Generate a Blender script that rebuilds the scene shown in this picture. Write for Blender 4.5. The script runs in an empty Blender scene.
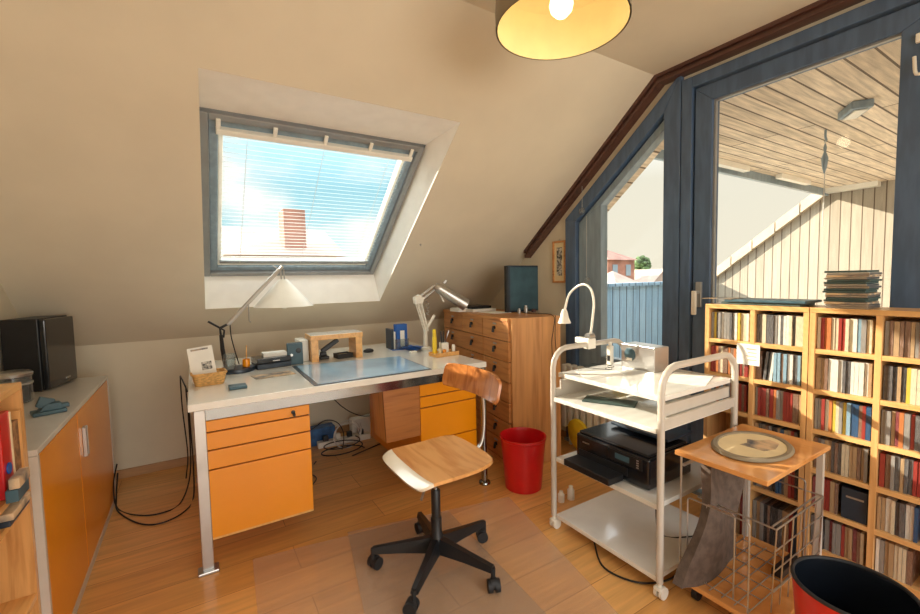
import bpy, bmesh, math, random
from mathutils import Vector, Matrix
R = math.radians
random.seed(7)
C = bpy.context.scene.collection
sc = bpy.context.scene

# ------------------------------------------------------------------ camera
CAM_Z = 1.24
yaw, pitch, roll, F = 0.55752394, 0.06410188, 0.02053011, 426.765
fw = Vector((math.sin(yaw)*math.cos(pitch), math.cos(yaw)*math.cos(pitch), -math.sin(pitch)))
r0 = Vector((math.cos(yaw), -math.sin(yaw), 0)); d0 = fw.cross(r0)
rt = math.cos(roll)*r0 + math.sin(roll)*d0
dn = -math.sin(roll)*r0 + math.cos(roll)*d0
cd = bpy.data.cameras.new('camera'); cam = bpy.data.objects.new('camera', cd); C.objects.link(cam)
cd.sensor_width = 36; cd.lens = F/920*36; cd.clip_start = .02; cd.clip_end = 500
cam.matrix_world = Matrix(((rt.x, -dn.x, -fw.x, 0), (rt.y, -dn.y, -fw.y, 0), (rt.z, -dn.z, -fw.z, CAM_Z), (0, 0, 0, 1)))
sc.camera = cam
vs = sc.view_settings
vs.view_transform = 'Standard'; vs.look = 'None'; vs.gamma = 1; vs.use_curve_mapping = False
vs.exposure = 0.98

def lin(c):
    return tuple(((v/255)/12.92 if v/255 <= .04045 else ((v/255+.055)/1.055)**2.4) for v in c)

# ------------------------------------------------------------------ sky
w = bpy.data.worlds.new('sky'); sc.world = w; w.use_nodes = True
nt = w.node_tree; nt.nodes.clear()
def N(tree, t, **k):
    n = tree.nodes.new(t)
    for a, b in k.items(): setattr(n, a, b)
    return n
def ramp(tree, stops):
    n = tree.nodes.new('ShaderNodeValToRGB'); e = n.color_ramp.elements
    while len(e) < len(stops): e.new(.5)
    for i, (p, c) in enumerate(stops): e[i].position = p; e[i].color = (*c, 1)
    return n
tc = N(nt, 'ShaderNodeTexCoord'); sep = N(nt, 'ShaderNodeSeparateXYZ')
nt.links.new(tc.outputs['Generated'], sep.inputs[0])
mz = N(nt, 'ShaderNodeMapRange'); mz.inputs['From Min'].default_value = -.1; mz.inputs['From Max'].default_value = .9
nt.links.new(sep.outputs['Z'], mz.inputs['Value'])
warm = ramp(nt, [(0, (.6, .5, .38)), (.09, (.6, .5, .38)), (.105, (.50, .455, .36)), (.3, (.48, .45, .37)), (.48, (.75, .78, .78)), (.62, (1.5, 1.6, 1.7))])
cool = ramp(nt, [(0, (.6, .5, .38)), (.09, (.6, .5, .38)), (.105, (.40, .50, .50)), (.3, (.20, .39, .45)), (.48, (.5, .75, .85)), (.62, (4.6, 4.8, 4.7))])
nt.links.new(mz.outputs[0], warm.inputs[0]); nt.links.new(mz.outputs[0], cool.inputs[0])
noi = N(nt, 'ShaderNodeTexNoise'); noi.inputs['Scale'].default_value = 3.2; noi.inputs['Detail'].default_value = 5
mp = N(nt, 'ShaderNodeMapping'); mp.inputs['Scale'].default_value = (1, 1, 2.2)
nt.links.new(tc.outputs['Generated'], mp.inputs[0]); nt.links.new(mp.outputs[0], noi.inputs['Vector'])
cl = ramp(nt, [(.45, (0, 0, 0)), (.6, (1, 1, 1))]); nt.links.new(noi.outputs[0], cl.inputs[0])
mc = N(nt, 'ShaderNodeMix', data_type='RGBA'); nt.links.new(cl.outputs[0], mc.inputs[0]); nt.links.new(cool.outputs[0], mc.inputs[6]); mc.inputs[7].default_value = (.54, .55, .52, 1)
gz = N(nt, 'ShaderNodeMath', operation='GREATER_THAN'); nt.links.new(sep.outputs['Z'], gz.inputs[0]); gz.inputs[1].default_value = 0
mc2 = N(nt, 'ShaderNodeMix', data_type='RGBA'); nt.links.new(gz.outputs[0], mc2.inputs[0]); nt.links.new(cool.outputs[0], mc2.inputs[6]); nt.links.new(mc.outputs[2], mc2.inputs[7])
mx = N(nt, 'ShaderNodeMapRange'); mx.inputs['From Min'].default_value = .45; mx.inputs['From Max'].default_value = .72
nt.links.new(sep.outputs['X'], mx.inputs['Value'])
# the sky behind the viewer (-y) is warm too
my = N(nt, 'ShaderNodeMapRange'); my.inputs['From Min'].default_value = .1; my.inputs['From Max'].default_value = -.3
nt.links.new(sep.outputs['Y'], my.inputs['Value'])
mxx = N(nt, 'ShaderNodeMath', operation='MAXIMUM'); nt.links.new(mx.outputs[0], mxx.inputs[0]); nt.links.new(my.outputs[0], mxx.inputs[1])
mm = N(nt, 'ShaderNodeMix', data_type='RGBA'); nt.links.new(mxx.outputs[0], mm.inputs[0]); nt.links.new(mc2.outputs[2], mm.inputs[6]); nt.links.new(warm.outputs[0], mm.inputs[7])
bg = N(nt, 'ShaderNodeBackground'); bg.inputs[1].default_value = 1.0
nt.links.new(mm.outputs[2], bg.inputs[0])
wo = N(nt, 'ShaderNodeOutputWorld'); nt.links.new(bg.outputs[0], wo.inputs[0])

sl = bpy.data.lights.new('sun', 'SUN'); sun = bpy.data.objects.new('sun', sl); C.objects.link(sun)
sl.energy = 6.2; sl.angle = R(.6); sl.color = (1, .89, .72)
SUN = Vector((1.3, -2.0, -.98)).normalized()
sun.rotation_euler = SUN.to_track_quat('-Z', 'Y').to_euler(); sun.location = (-6, 10, 6)

# added fill light standing in for daylight from the unseen attic behind the viewer
al = bpy.data.lights.new('rear_fill', 'AREA'); alo = bpy.data.objects.new('rear_fill', al); C.objects.link(alo)
al.shape = 'RECTANGLE'; al.size = 3.0; al.size_y = 2.1; al.energy = 38; al.color = (1, .97, .91)
alo.location = (.8, -3.4, 1.3); alo.rotation_euler = (R(90), 0, 0)

# ------------------------------------------------------------------ materials
MATS = {}
def base_mat(name):
    m = bpy.data.materials.new(name); m.use_nodes = True
    return m, m.node_tree, m.node_tree.nodes['Principled BSDF']
def paint(name, c, rough=.5, metal=0, var=.06, scale=12, coat=0, spec=None, bump=0, alpha=1, emit=None, es=0, c2=None, stretch=(1, 1, 1)):
    """procedural paint: base colour broken up by noise"""
    m, t, b = base_mat(name); c = lin(c)
    tx = N(t, 'ShaderNodeTexCoord'); mp = N(t, 'ShaderNodeMapping'); mp.inputs['Scale'].default_value = stretch
    no = N(t, 'ShaderNodeTexNoise'); no.inputs['Scale'].default_value = scale; no.inputs['Detail'].default_value = 4
    t.links.new(tx.outputs['Object'], mp.inputs[0]); t.links.new(mp.outputs[0], no.inputs['Vector'])
    a = tuple(max(0, v*(1-var)) for v in c); d = lin(c2) if c2 else tuple(min(1, v*(1+var)) for v in c)
    r = ramp(t, [(.38, a), (.62, d)]); t.links.new(no.outputs[0], r.inputs[0]); t.links.new(r.outputs[0], b.inputs['Base Color'])
    b.inputs['Roughness'].default_value = rough; b.inputs['Metallic'].default_value = metal; b.inputs['Coat Weight'].default_value = coat
    b.inputs['Coat Roughness'].default_value = .08; b.inputs['Alpha'].default_value = alpha
    if spec is not None: b.inputs['Specular IOR Level'].default_value = spec
    if bump:
        bn = N(t, 'ShaderNodeBump'); bn.inputs['Strength'].default_value = bump; bn.inputs['Distance'].default_value = .002
        n2 = N(t, 'ShaderNodeTexNoise'); n2.inputs['Scale'].default_value = 250; t.links.new(tx.outputs['Object'], n2.inputs['Vector'])
        t.links.new(n2.outputs[0], bn.inputs['Height']); t.links.new(bn.outputs[0], b.inputs['Normal'])
    if emit: b.inputs['Emission Color'].default_value = (*lin(emit), 1); b.inputs['Emission Strength'].default_value = es
    MATS[name] = m; return m
def wood(name, c1, c2, axis=1, rough=.4, coat=.2, scale=9, str_=14):
    m, t, b = base_mat(name)
    tx = N(t, 'ShaderNodeTexCoord'); mp = N(t, 'ShaderNodeMapping'); s = [str_, str_, str_]; s[axis] = 1.0
    mp.inputs['Scale'].default_value = s
    no = N(t, 'ShaderNodeTexNoise'); no.inputs['Scale'].default_value = scale*.35; no.inputs['Detail'].default_value = 6; no.inputs['Distortion'].default_value = .6
    t.links.new(tx.outputs['Object'], mp.inputs[0]); t.links.new(mp.outputs[0], no.inputs['Vector'])
    r = ramp(t, [(.3, lin(c2)), (.5, lin(c1)), (.72, tuple(min(1, v*1.12) for v in lin(c1)))]); t.links.new(no.outputs[0], r.inputs[0])
    t.links.new(r.outputs[0], b.inputs['Base Color']); b.inputs['Roughness'].default_value = rough; b.inputs['Coat Weight'].default_value = coat; b.inputs['Coat Roughness'].default_value = .15
    MATS[name] = m; return m
def planks(name, ca, cb, gap, w, l, axis='x', rough=.35, coat=.3, grain=.25, vert=False, mortar=.003):
    m, t, b = base_mat(name)
    tx = N(t, 'ShaderNodeTexCoord'); mp = N(t, 'ShaderNodeMapping')
    t.links.new(tx.outputs['Object'], mp.inputs[0])
    br = N(t, 'ShaderNodeTexBrick'); br.offset = .37; br.inputs['Scale'].default_value = 1
    br.inputs['Brick Width'].default_value = l; br.inputs['Row Height'].default_value = w; br.inputs['Mortar Size'].default_value = mortar; br.inputs['Mortar Smooth'].default_value = .1
    br.inputs['Color1'].default_value = (*lin(ca), 1); br.inputs['Color2'].default_value = (*lin(cb), 1); br.inputs['Mortar'].default_value = (*lin(gap), 1); br.inputs['Bias'].default_value = 0
    if vert: mp.inputs['Rotation'].default_value = vert
    t.links.new(mp.outputs[0], br.inputs['Vector'])
    mp2 = N(t, 'ShaderNodeMapping'); mp2.inputs['Scale'].default_value = (1.2, 16, 1); t.links.new(mp.outputs[0], mp2.inputs[0])
    no = N(t, 'ShaderNodeTexNoise'); no.inputs['Scale'].default_value = 2.5; no.inputs['Detail'].default_value = 6; no.inputs['Distortion'].default_value = .5; t.links.new(mp2.outputs[0], no.inputs['Vector'])
    mr = N(t, 'ShaderNodeMapRange'); mr.inputs['From Min'].default_value = .3; mr.inputs['From Max'].default_value = .7; mr.inputs['To Min'].default_value = 1-grain; mr.inputs['To Max'].default_value = 1+grain*.4; t.links.new(no.outputs[0], mr.inputs['Value'])
    mu = N(t, 'ShaderNodeMix', data_type='RGBA', blend_type='MULTIPLY'); mu.inputs[0].default_value = 1
    t.links.new(br.outputs['Color'], mu.inputs[6]); t.links.new(mr.outputs[0], mu.inputs[7]); t.links.new(mu.outputs[2], b.inputs['Base Color'])
    b.inputs['Roughness'].default_value = rough; b.inputs['Coat Weight'].default_value = coat; b.inputs['Coat Roughness'].default_value = .12
    MATS[name] = m; return m
def glass(name, tint=(1, 1, 1), refl=1.0, rough=.0, op=0, opc=(200, 200, 200)):
    m = bpy.data.materials.new(name); m.use_nodes = True; t = m.node_tree; t.nodes.clear()
    tr = N(t, 'ShaderNodeBsdfTransparent'); tr.inputs[0].default_value = (*tint, 1)
    gl = N(t, 'ShaderNodeBsdfGlossy'); gl.inputs['Roughness'].default_value = rough
    fr = N(t, 'ShaderNodeFresnel'); fr.inputs[0].default_value = 1.45
    mu = N(t, 'ShaderNodeMath', operation='MULTIPLY'); mu.inputs[1].default_value = refl; t.links.new(fr.outputs[0], mu.inputs[0])
    ge = N(t, 'ShaderNodeNewGeometry'); inv = N(t, 'ShaderNodeMath', operation='SUBTRACT'); inv.inputs[0].default_value = 1; t.links.new(ge.outputs['Backfacing'], inv.inputs[1]); m9 = N(t, 'ShaderNodeMath', operation='MULTIPLY'); t.links.new(mu.outputs[0], m9.inputs[0]); t.links.new(inv.outputs[0], m9.inputs[1]); mu = m9
    src = tr
    if op:
        df = N(t, 'ShaderNodeBsdfDiffuse'); df.inputs[0].default_value = (*lin(opc), 1); m0 = N(t, 'ShaderNodeMixShader'); m0.inputs[0].default_value = op
        no = N(t, 'ShaderNodeTexNoise'); no.inputs['Scale'].default_value = 5; mr = N(t, 'ShaderNodeMapRange'); mr.inputs['To Min'].default_value = op*.7; mr.inputs['To Max'].default_value = op*1.3
        t.links.new(no.outputs[0], mr.inputs['Value']); t.links.new(mr.outputs[0], m0.inputs[0])
        t.links.new(tr.outputs[0], m0.inputs[1]); t.links.new(df.outputs[0], m0.inputs[2]); src = m0
    mi = N(t, 'ShaderNodeMixShader'); t.links.new(mu.outputs[0], mi.inputs[0]); t.links.new(src.outputs[0], mi.inputs[1]); t.links.new(gl.outputs[0], mi.inputs[2])
    o = N(t, 'ShaderNodeOutputMaterial'); t.links.new(mi.outputs[0], o.inputs[0]); MATS[name] = m; return m

paint('wall', (222, 211, 188), .85, var=.025, scale=3, bump=.15)
paint('reveal', (252, 248, 240), .7, var=.02)
planks('floor', (236, 180, 108), (218, 158, 86), (170, 114, 60), .19, 1.25, rough=.34, coat=.25, grain=.2, mortar=.0016)
paint('skirting', (186, 142, 98), .5, stretch=(1, 8, 8))
paint('beam', (82, 52, 44), .45, var=.15, stretch=(1, 1, 6))
wood('beamw', (92, 60, 50), (66, 42, 36), 1, .45)
paint('frame', (76, 98, 126), .38, var=.12, scale=5, stretch=(6, 6, 1), coat=.25)
paint('frame2', (132, 150, 162), .4, var=.1, scale=5, stretch=(6, 6, 1), coat=.2)
paint('alu', (150, 152, 152), .35, .4, var=.05)
paint('white', (238, 234, 222), .35, var=.03, coat=.3)
paint('cartwhite', (200, 192, 180), .3, var=.03, coat=.4)
paint('toplam', (236, 234, 226), .16, var=.02, coat=.6)
paint('orange', (236, 146, 2), .3, var=.03, scale=3, coat=.35)
paint('gapdark', (60, 34, 16), .6)
paint('chrome', (150, 155, 156), .12, 1, var=.03)
paint('satin', (190, 188, 184), .32, .9, var=.05)
paint('black', (26, 27, 30), .4, var=.15)
paint('blackgloss', (18, 22, 28), .2, var=.2, coat=.5)
paint('rubber', (30, 30, 32), .6, var=.1)
paint('navy', (36, 52, 68), .35, var=.2, coat=.2)
paint('red', (206, 20, 26), .3, var=.05, coat=.3)
paint('blue', (26, 92, 176), .4, var=.1)
paint('paper', (240, 238, 230), .8, var=.03)
paint('photo', (120, 130, 140), .5, var=.5, scale=14, c2=(220, 190, 150))
paint('picture', (60, 62, 66), .5, var=.6, scale=60, c2=(220, 214, 200))
paint('yellow', (240, 208, 50), .5, var=.08)
paint('green', (70, 88, 84), .5, var=.15)
paint('teal', (62, 92, 104), .45, var=.12)
paint('greybag', (96, 82, 72), .95, var=.2, scale=30, bump=.5)
paint('cream', (232, 214, 170), .6, var=.05)
paint('rattan', (206, 158, 92), .7, var=.25, scale=60, bump=.8, stretch=(1, 1, 3))
paint('raffia', (150, 108, 68), .8, var=.35, scale=50, bump=.6)
paint('denim', (48, 92, 142), .5, var=.3, scale=18)
paint('seat_edge_highlight', (244, 232, 208), .25, var=.03, coat=.6)  # cream tone paints in the gloss highlight along the seat's front roll
paint('cord', (22, 20, 20), .5)
paint('cordwhite', (216, 212, 204), .5)
paint('shade_out', (142, 130, 108), .5, var=.05)
paint('shade_in', (234, 218, 168), .5, var=.03)
paint('bulb', (255, 240, 210), .4, emit=(255, 222, 160), es=2.0)
paint('deckwood', (214, 200, 180), .8, var=.2, stretch=(1, 8, 1))
paint('brick', (160, 112, 94), .9, var=.2, scale=1)
paint('rooftile', (158, 138, 126), .8, var=.15, scale=1)
paint('rooftile2', (150, 108, 94), .8, var=.15, scale=1)
paint('render', (186, 164, 150), .9, var=.08, scale=1)
paint('foliage', (74, 94, 54), .9, var=.5, scale=2)
paint('ground', (150, 144, 126), .95, var=.3, scale=.2)
paint('vergetile', (184, 168, 146), .8, var=.08, scale=3)
wood('beech', (232, 176, 104), (212, 150, 80), 1, .38, .3)
wood('beechz', (228, 172, 104), (204, 144, 80), 2, .42, .25)
wood('chestside', (214, 156, 98), (190, 130, 76), 2, .42, .2, scale=6)
wood('chestface', (208, 146, 86), (182, 116, 60), 1, .42, .2, scale=8)
wood('seatwood', (226, 166, 100), (196, 128, 66), 1, .22, .5, scale=7, str_=7)
wood('backwood', (196, 124, 62), (160, 90, 38), 2, .22, .5, scale=9, str_=10)
wood('boxwood', (170, 108, 52), (144, 84, 36), 0, .45, .2)
wood('tablewood', (222, 158, 92), (202, 134, 70), 1, .14, .7, scale=6, str_=6)
planks('soffit', (240, 222, 198), (218, 198, 172), (110, 92, 76), .115, 3.0, rough=.75, coat=0, grain=.35, mortar=.006)
planks('fence', (172, 161, 144), (158, 147, 130), (96, 78, 62), .105, 30, rough=.8, coat=0, grain=.15, vert=(0, R(90), 0), mortar=.006)
planks('parapet', (140, 172, 196), (124, 158, 184), (60, 74, 88), .14, 30, rough=.8, coat=0, grain=.2, vert=(R(90), 0, R(90)), mortar=.008)
glass('glass', (.97, .98, .98), .8)
glass('jar', (.82, .86, .86), 1.4, .05, .12)
glass('mat', (.98, .97, .96), .8, .15, .30, (230, 200, 174)); glass('matclear', (.99, .99, .99), .0)
# venetian slats let a little light through
def slatmat():
    m = bpy.data.materials.new('slat'); m.use_nodes = True; t = m.node_tree; t.nodes.clear()
    d = N(t, 'ShaderNodeBsdfDiffuse'); d.inputs[0].default_value = (.85, .85, .8, 1)
    tl = N(t, 'ShaderNodeBsdfTranslucent'); tl.inputs[0].default_value = (.8, .85, .85, 1)
    no = N(t, 'ShaderNodeTexNoise'); no.inputs['Scale'].default_value = 3
    mr = N(t, 'ShaderNodeMapRange'); mr.inputs['To Min'].default_value = .35; mr.inputs['To Max'].default_value = .5; t.links.new(no.outputs[0], mr.inputs['Value'])
    mi = N(t, 'ShaderNodeMixShader'); t.links.new(mr.outputs[0], mi.inputs[0]); t.links.new(d.outputs[0], mi.inputs[1]); t.links.new(tl.outputs[0], mi.inputs[2])
    o = N(t, 'ShaderNodeOutputMaterial'); t.links.new(mi.outputs[0], o.inputs[0]); MATS['slat'] = m
slatmat()

# ------------------------------------------------------------------ mesh helpers
def nb(): return bmesh.new()
def box(b, x0, x1, y0, y1, z0, z1, bev=0, M=None):
    q = [(x0, y0, z0), (x1, y0, z0), (x1, y1, z0), (x0, y1, z0), (x0, y0, z1), (x1, y0, z1), (x1, y1, z1), (x0, y1, z1)]
    v = [b.verts.new(M @ Vector(p) if M else p) for p in q]
    fs = [b.faces.new([v[i] for i in f]) for f in ((3, 2, 1, 0), (4, 5, 6, 7), (0, 1, 5, 4), (1, 2, 6, 5), (2, 3, 7, 6), (3, 0, 4, 7))]
    if bev:
        es = list({e for f in fs for e in f.edges})
        bmesh.ops.bevel(b, geom=es, offset=bev, segments=2, affect='EDGES', profile=.5)
    return b
def prism(b, poly, axis, lo, hi, M=None, bev=0):
    def P(a, c, k): p = {0: (k, a, c), 1: (a, k, c), 2: (a, c, k)}[axis]; return M @ Vector(p) if M else p
    A = [b.verts.new(P(a, c, lo)) for a, c in poly]; B = [b.verts.new(P(a, c, hi)) for a, c in poly]; n = len(poly)
    fs = [b.faces.new(A), b.faces.new(B[::-1])]
    for i in range(n): fs.append(b.faces.new((A[i], B[i], B[(i+1) % n], A[(i+1) % n])))
    bmesh.ops.recalc_face_normals(b, faces=fs)
    if bev:
        es = [e for e in fs[0].edges]+[e for e in fs[1].edges]
        bmesh.ops.bevel(b, geom=es, offset=bev, segments=2, affect='EDGES', profile=.5)
    return b
def smooth_path(pts, n=6):
    P = [Vector(p) for p in pts]
    if len(P) < 3: return P
    P = [2*P[0]-P[1]]+P+[2*P[-1]-P[-2]]; out = []
    for i in range(1, len(P)-2):
        a, b_, c, d = P[i-1:i+3]
        for k in range(n):
            t = k/n; out.append(.5*((2*b_)+(c-a)*t+(2*a-5*b_+4*c-d)*t*t+(-a+3*b_-3*c+d)*t**3))
    out.append(P[-2]); return out
def tube(b, pts, r, n=8, sm=0, closed=False):
    P = smooth_path(pts, sm) if sm else [Vector(p) for p in pts]
    rs = r if isinstance(r, (list, tuple)) else [r]*len(P)
    if len(rs) != len(P): rs = [rs[0]+(rs[-1]-rs[0])*i/(len(P)-1) for i in range(len(P))]
    t0 = (P[1]-P[0]).normalized(); u = t0.orthogonal().normalized(); rings = []
    for i, p in enumerate(P):
        t = (P[min(i+1, len(P)-1)]-P[max(i-1, 0)])
        if closed: t = P[(i+1) % len(P)]-P[i-1]
        t.normalize(); u = (u-t*u.dot(t)).normalized(); v = t.cross(u)
        rings.append([b.verts.new(p+rs[i]*(u*math.cos(2*math.pi*k/n)+v*math.sin(2*math.pi*k/n))) for k in range(n)])
    for i in range(len(P)-1+(1 if closed else 0)):
        A, B = rings[i], rings[(i+1) % len(P)]
        for k in range(n): b.faces.new((A[k], A[(k+1) % n], B[(k+1) % n], B[k]))
    if not closed: b.faces.new(rings[0][::-1]); b.faces.new(rings[-1])
    return b
def lathe(b, prof, c=(0, 0, 0), n=28, sx=1, sy=1, M=None, cap=True):
    rings = []; c = Vector(c)
    for r, z in prof:
        ring = []
        for k in range(n):
            p = Vector((r*sx*math.cos(2*math.pi*k/n), r*sy*math.sin(2*math.pi*k/n), z))
            if M: p = M @ p
            ring.append(b.verts.new(p+c))
        rings.append(ring)
    for A, B in zip(rings, rings[1:]):
        for k in range(n): b.faces.new((A[k], A[(k+1) % n], B[(k+1) % n], B[k]))
    if cap: b.faces.new(rings[0][::-1]); b.faces.new(rings[-1])
    return b
def sheet(b, f, nu, nv, th):
    """closed slab over a parametric surface; f(u,v)->point, u,v in -1..1"""
    def nrm(u, v):
        e = .01; a = f(u+e, v)-f(u-e, v); c = f(u, v+e)-f(u, v-e); return a.cross(c).normalized()
    T, B = [], []
    for i in range(nu+1):
        for j in range(nv+1):
            u, v = -1+2*i/nu, -1+2*j/nv; p = f(u, v); n = nrm(u, v)
            T.append(b.verts.new(p)); B.append(b.verts.new(p-n*th))
    g = lambda L, i, j: L[i*(nv+1)+j]
    for i in range(nu):
        for j in range(nv):
            b.faces.new((g(T, i, j), g(T, i+1, j), g(T, i+1, j+1), g(T, i, j+1)))
            b.faces.new((g(B, i, j+1), g(B, i+1, j+1), g(B, i+1, j), g(B, i, j)))
    for i in range(nu):
        b.faces.new((g(T, i+1, 0), g(T, i, 0), g(B, i, 0), g(B, i+1, 0))); b.faces.new((g(T, i, nv), g(T, i+1, nv), g(B, i+1, nv), g(B, i, nv)))
    for j in range(nv):
        b.faces.new((g(T, 0, j), g(T, 0, j+1), g(B, 0, j+1), g(B, 0, j))); b.faces.new((g(T, nu, j+1), g(T, nu, j), g(B, nu, j), g(B, nu, j+1)))
    bmesh.ops.recalc_face_normals(b, faces=b.faces[:]); return b
def obj(name, b, m, parent=None, smooth=False):
    """one mesh object; verts in the parent's space, or world space if top-level / parent flagged"""
    me = bpy.data.meshes.new(name)
    off = Vector((0, 0, 0))
    if parent is None:
        xs = [v.co.x for v in b.verts]; ys = [v.co.y for v in b.verts]; z = min(v.co.z for v in b.verts)
        off = Vector(((min(xs)+max(xs))/2, (min(ys)+max(ys))/2, z))
    elif parent.get('_w'): off = Vector(parent['_w'])
    if off.length:
        for v in b.verts: v.co -= off
    bmesh.ops.recalc_face_normals(b, faces=b.faces[:])
    b.to_mesh(me); b.free()
    if smooth:
        for p in me.polygons: p.use_smooth = True
        me.set_sharp_from_angle(angle=R(38))
    me.materials.append(MATS[m] if isinstance(m, str) else m)
    o = bpy.data.objects.new(name, me); C.objects.link(o)
    if parent is None: o.location = off
    else:
        o.parent = parent
        if parent.get('_w'): o['_w'] = list(parent['_w'])
    return o
def tag(o, label, cat, group=None, kind=None):
    o['label'] = label; o['category'] = cat
    if group: o['group'] = group
    if kind: o['kind'] = kind
    return o
def thing(name, label, cat, loc=(0, 0, 0), rz=0, group=None, world=False):
    o = bpy.data.objects.new(name, None); C.objects.link(o); o.location = loc; o.rotation_euler = (0, 0, rz); o.empty_display_size = .05
    if world: o['_w'] = list(loc)
    return tag(o, label, cat, group)
def struct(name, b, m, smooth=False):
    o = obj(name, b, m, None, smooth); o['kind'] = 'structure'; return o
def sthing(name, loc):
    o = bpy.data.objects.new(name, None); C.objects.link(o); o.location = loc; o['_w'] = list(loc); o['kind'] = 'structure'; return o
def bx(*a, **k): return box(nb(), *a, **k)
def tb(pts, r, **k): return tube(nb(), pts, r, **k)
def lt(prof, c=(0, 0, 0), **k): return lathe(nb(), prof, c, **k)
def copy_tree(o, parent=None):
    c = o.copy(); C.objects.link(c); c.parent = parent
    for ch in [x for x in C.objects if x.parent is o]: copy_tree(ch, c)
    return c

# ------------------------------------------------------------------ room shell
XG, XL, YB, ZK = 2.40, -.80, 3.46, .88
SL = .796; YF, ZC = 1.554, 2.397
TH = math.atan(SL)
def sp(u, v, w_): return Vector((u, YF+v*math.cos(TH)+w_*math.sin(TH), ZC-v*math.sin(TH)+w_*math.cos(TH)))
MS = Matrix(((1, 0, 0, 0), (0, math.cos(TH), math.sin(TH), YF), (0, -math.sin(TH), math.cos(TH), ZC), (0, 0, 0, 1)))
VEND = (YB-YF)/math.cos(TH)
YN = -1.3
struct('floor', bx(XL-.1, XG+.1, YN, YB+.1, -.06, 0), 'floor')
struct('wall_back', bx(XL-.1, XG+.1, YB, YB+.1, 0, ZK+.05), 'wall')
b = nb(); prism(b, [(YN, 0), (YB, 0), (YB, ZK), (YF, ZC), (YN, ZC)], 0, XL-.1, XL); struct('wall_left', b, 'wall')
struct('ceiling', bx(XL-.1, XG+.1, YN, YF, ZC, ZC+.12), 'wall')
RU0, RU1, RV0, RV1 = .06, 1.25, .52, 2.11
b = nb()
for u0, u1, v0, v1 in ((XL-.1, RU0, 0, VEND+.05), (RU1, XG+.1, 0, VEND+.05), (RU0, RU1, 0, RV0), (RU0, RU1, RV1, VEND+.05)):
    box(b, u0, u1, v0, v1, 0, .14, M=MS)
struct('ceiling_slope', b, 'wall')
# skylight recess lining
WU0, WU1, WV0, WV1, WW = .065, 1.215, .82, 2.0, .2
b = nb()
I = [sp(RU0, RV0, .002), sp(RU1, RV0, .002), sp(RU1, RV1, .002), sp(RU0, RV1, .002)]
O = [sp(WU0-.01, WV0-.01, WW), sp(WU1+.01, WV0-.01, WW), sp(WU1+.01, WV1+.01, WW), sp(WU0-.01, WV1+.01, WW)]
cen = sum(I+O, Vector())/8
for i in range(4):
    j = (i+1) % 4; q = [I[i], I[j], O[j], O[i]]; n = (q[1]-q[0]).cross(q[3]-q[0]).normalized()
    if n.dot(cen-q[0]) > 0: n = -n
    q2 = [p+n*.03 for p in q]; A = [b.verts.new(p) for p in q]; B = [b.verts.new(p) for p in q2]
    b.faces.new(A); b.faces.new(B[::-1])
    for k in range(4): b.faces.new((A[k], B[k], B[(k+1) % 4], A[(k+1) % 4]))
struct('trim_1', b, 'reveal')
# gable wall with its opening
b = nb(); x0, x1 = XG, XG+.14
prism(b, [(YB, 0), (2.30, 0), (2.30, ZC-SL*(2.30-YF)), (YB, ZK)], 0, x0, x1)
prism(b, [(2.30, 1.69), (1.50, 2.325), (YF, ZC), (2.30, ZC-SL*(2.30-YF))], 0, x0, x1)
prism(b, [(1.50, 2.325), (YN, 2.325), (YN, ZC), (YF, ZC)], 0, x0, x1)
prism(b, [(.30, 0), (YN, 0), (YN, 2.325), (.30, 2.325)], 0, x0, x1)
struct('wall_right', b, 'wall')
struct('baseboard_back', box(bx(XL, XG, YB-.018, YB, 0, .05, .004), XL, XG, YB-.02, YB, .05, .056), 'skirting')
struct('baseboard_right', bx(XG-.018, XG, 2.3, YB-.02, 0, .05, .004), 'skirting')
# dark beam that follows the roof line along the gable
def roofline(y): return ZC-SL*(y-YF)
b = nb()
for (dz0, dz1, xx) in ((0, .018, XG-.075), (.018, .032, XG-.055), (.032, .048, XG-.066)):
    prism(b, [(2.72, roofline(2.72)-dz0/math.cos(TH)), (2.72, roofline(2.72)-dz1/math.cos(TH)), (YF-.03*0-.4*dz1, ZC-dz1), (YF-.4*dz0, ZC-dz0)], 0, xx, XG)
    prism(b, [(YF-.4*dz0, ZC-dz0), (YF-.4*dz1, ZC-dz1), (YN, ZC-dz1), (YN, ZC-dz0)], 0, xx, XG)
struct('trim_2', b, 'beamw')

# ------------------------------------------------------------------ skylight
s = sthing('window_1', sp(.64, 2.0, .2))
def fr(b, u0, u1, v0, v1, t, w0, w1, bev=.004):
    box(b, u0, u0+t, v0, v1, w0, w1, bev, MS); box(b, u1-t, u1, v0, v1, w0, w1, bev, MS)
    box(b, u0+t, u1-t, v0, v0+t, w0, w1, bev, MS); box(b, u0+t, u1-t, v1-t, v1, w0, w1, bev, MS)
b = nb(); fr(b, WU0, WU1, WV0, WV1, .035, WW-.02, WW+.08); fr(b, WU0-.05, WU1+.05, WV0-.05, WV1+.05, .06, WW+.004, WW+.08); obj('window_frame', b, 'alu', s)
b = nb(); fr(b, WU0+.036, WU1-.036, WV0+.036, WV1-.036, .04, WW+.0, WW+.07)
obj('sash', b, 'frame2', s)
b = nb(); fr(b, WU0+.077, WU1-.077, WV0+.077, WV1-.077, .022, WW+.012, WW+.06); obj('inner_sash', b, 'white', s)
obj('pane', box(nb(), WU0+.08, WU1-.08, WV0+.08, WV1-.08, WW+.045, WW+.05, M=MS), 'glass', s)
bl = thing('venetian_blind', 'white venetian blind lowered over the sloping roof window', 'blind', sp(.64, WV0+.06, WW), world=True)
b = nb(); box(b, WU0+.065, WU1-.06, WV0+.068, WV0+.098, WW-.038, WW-.005, .004, MS); obj('headrail', b, 'white', bl)
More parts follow.
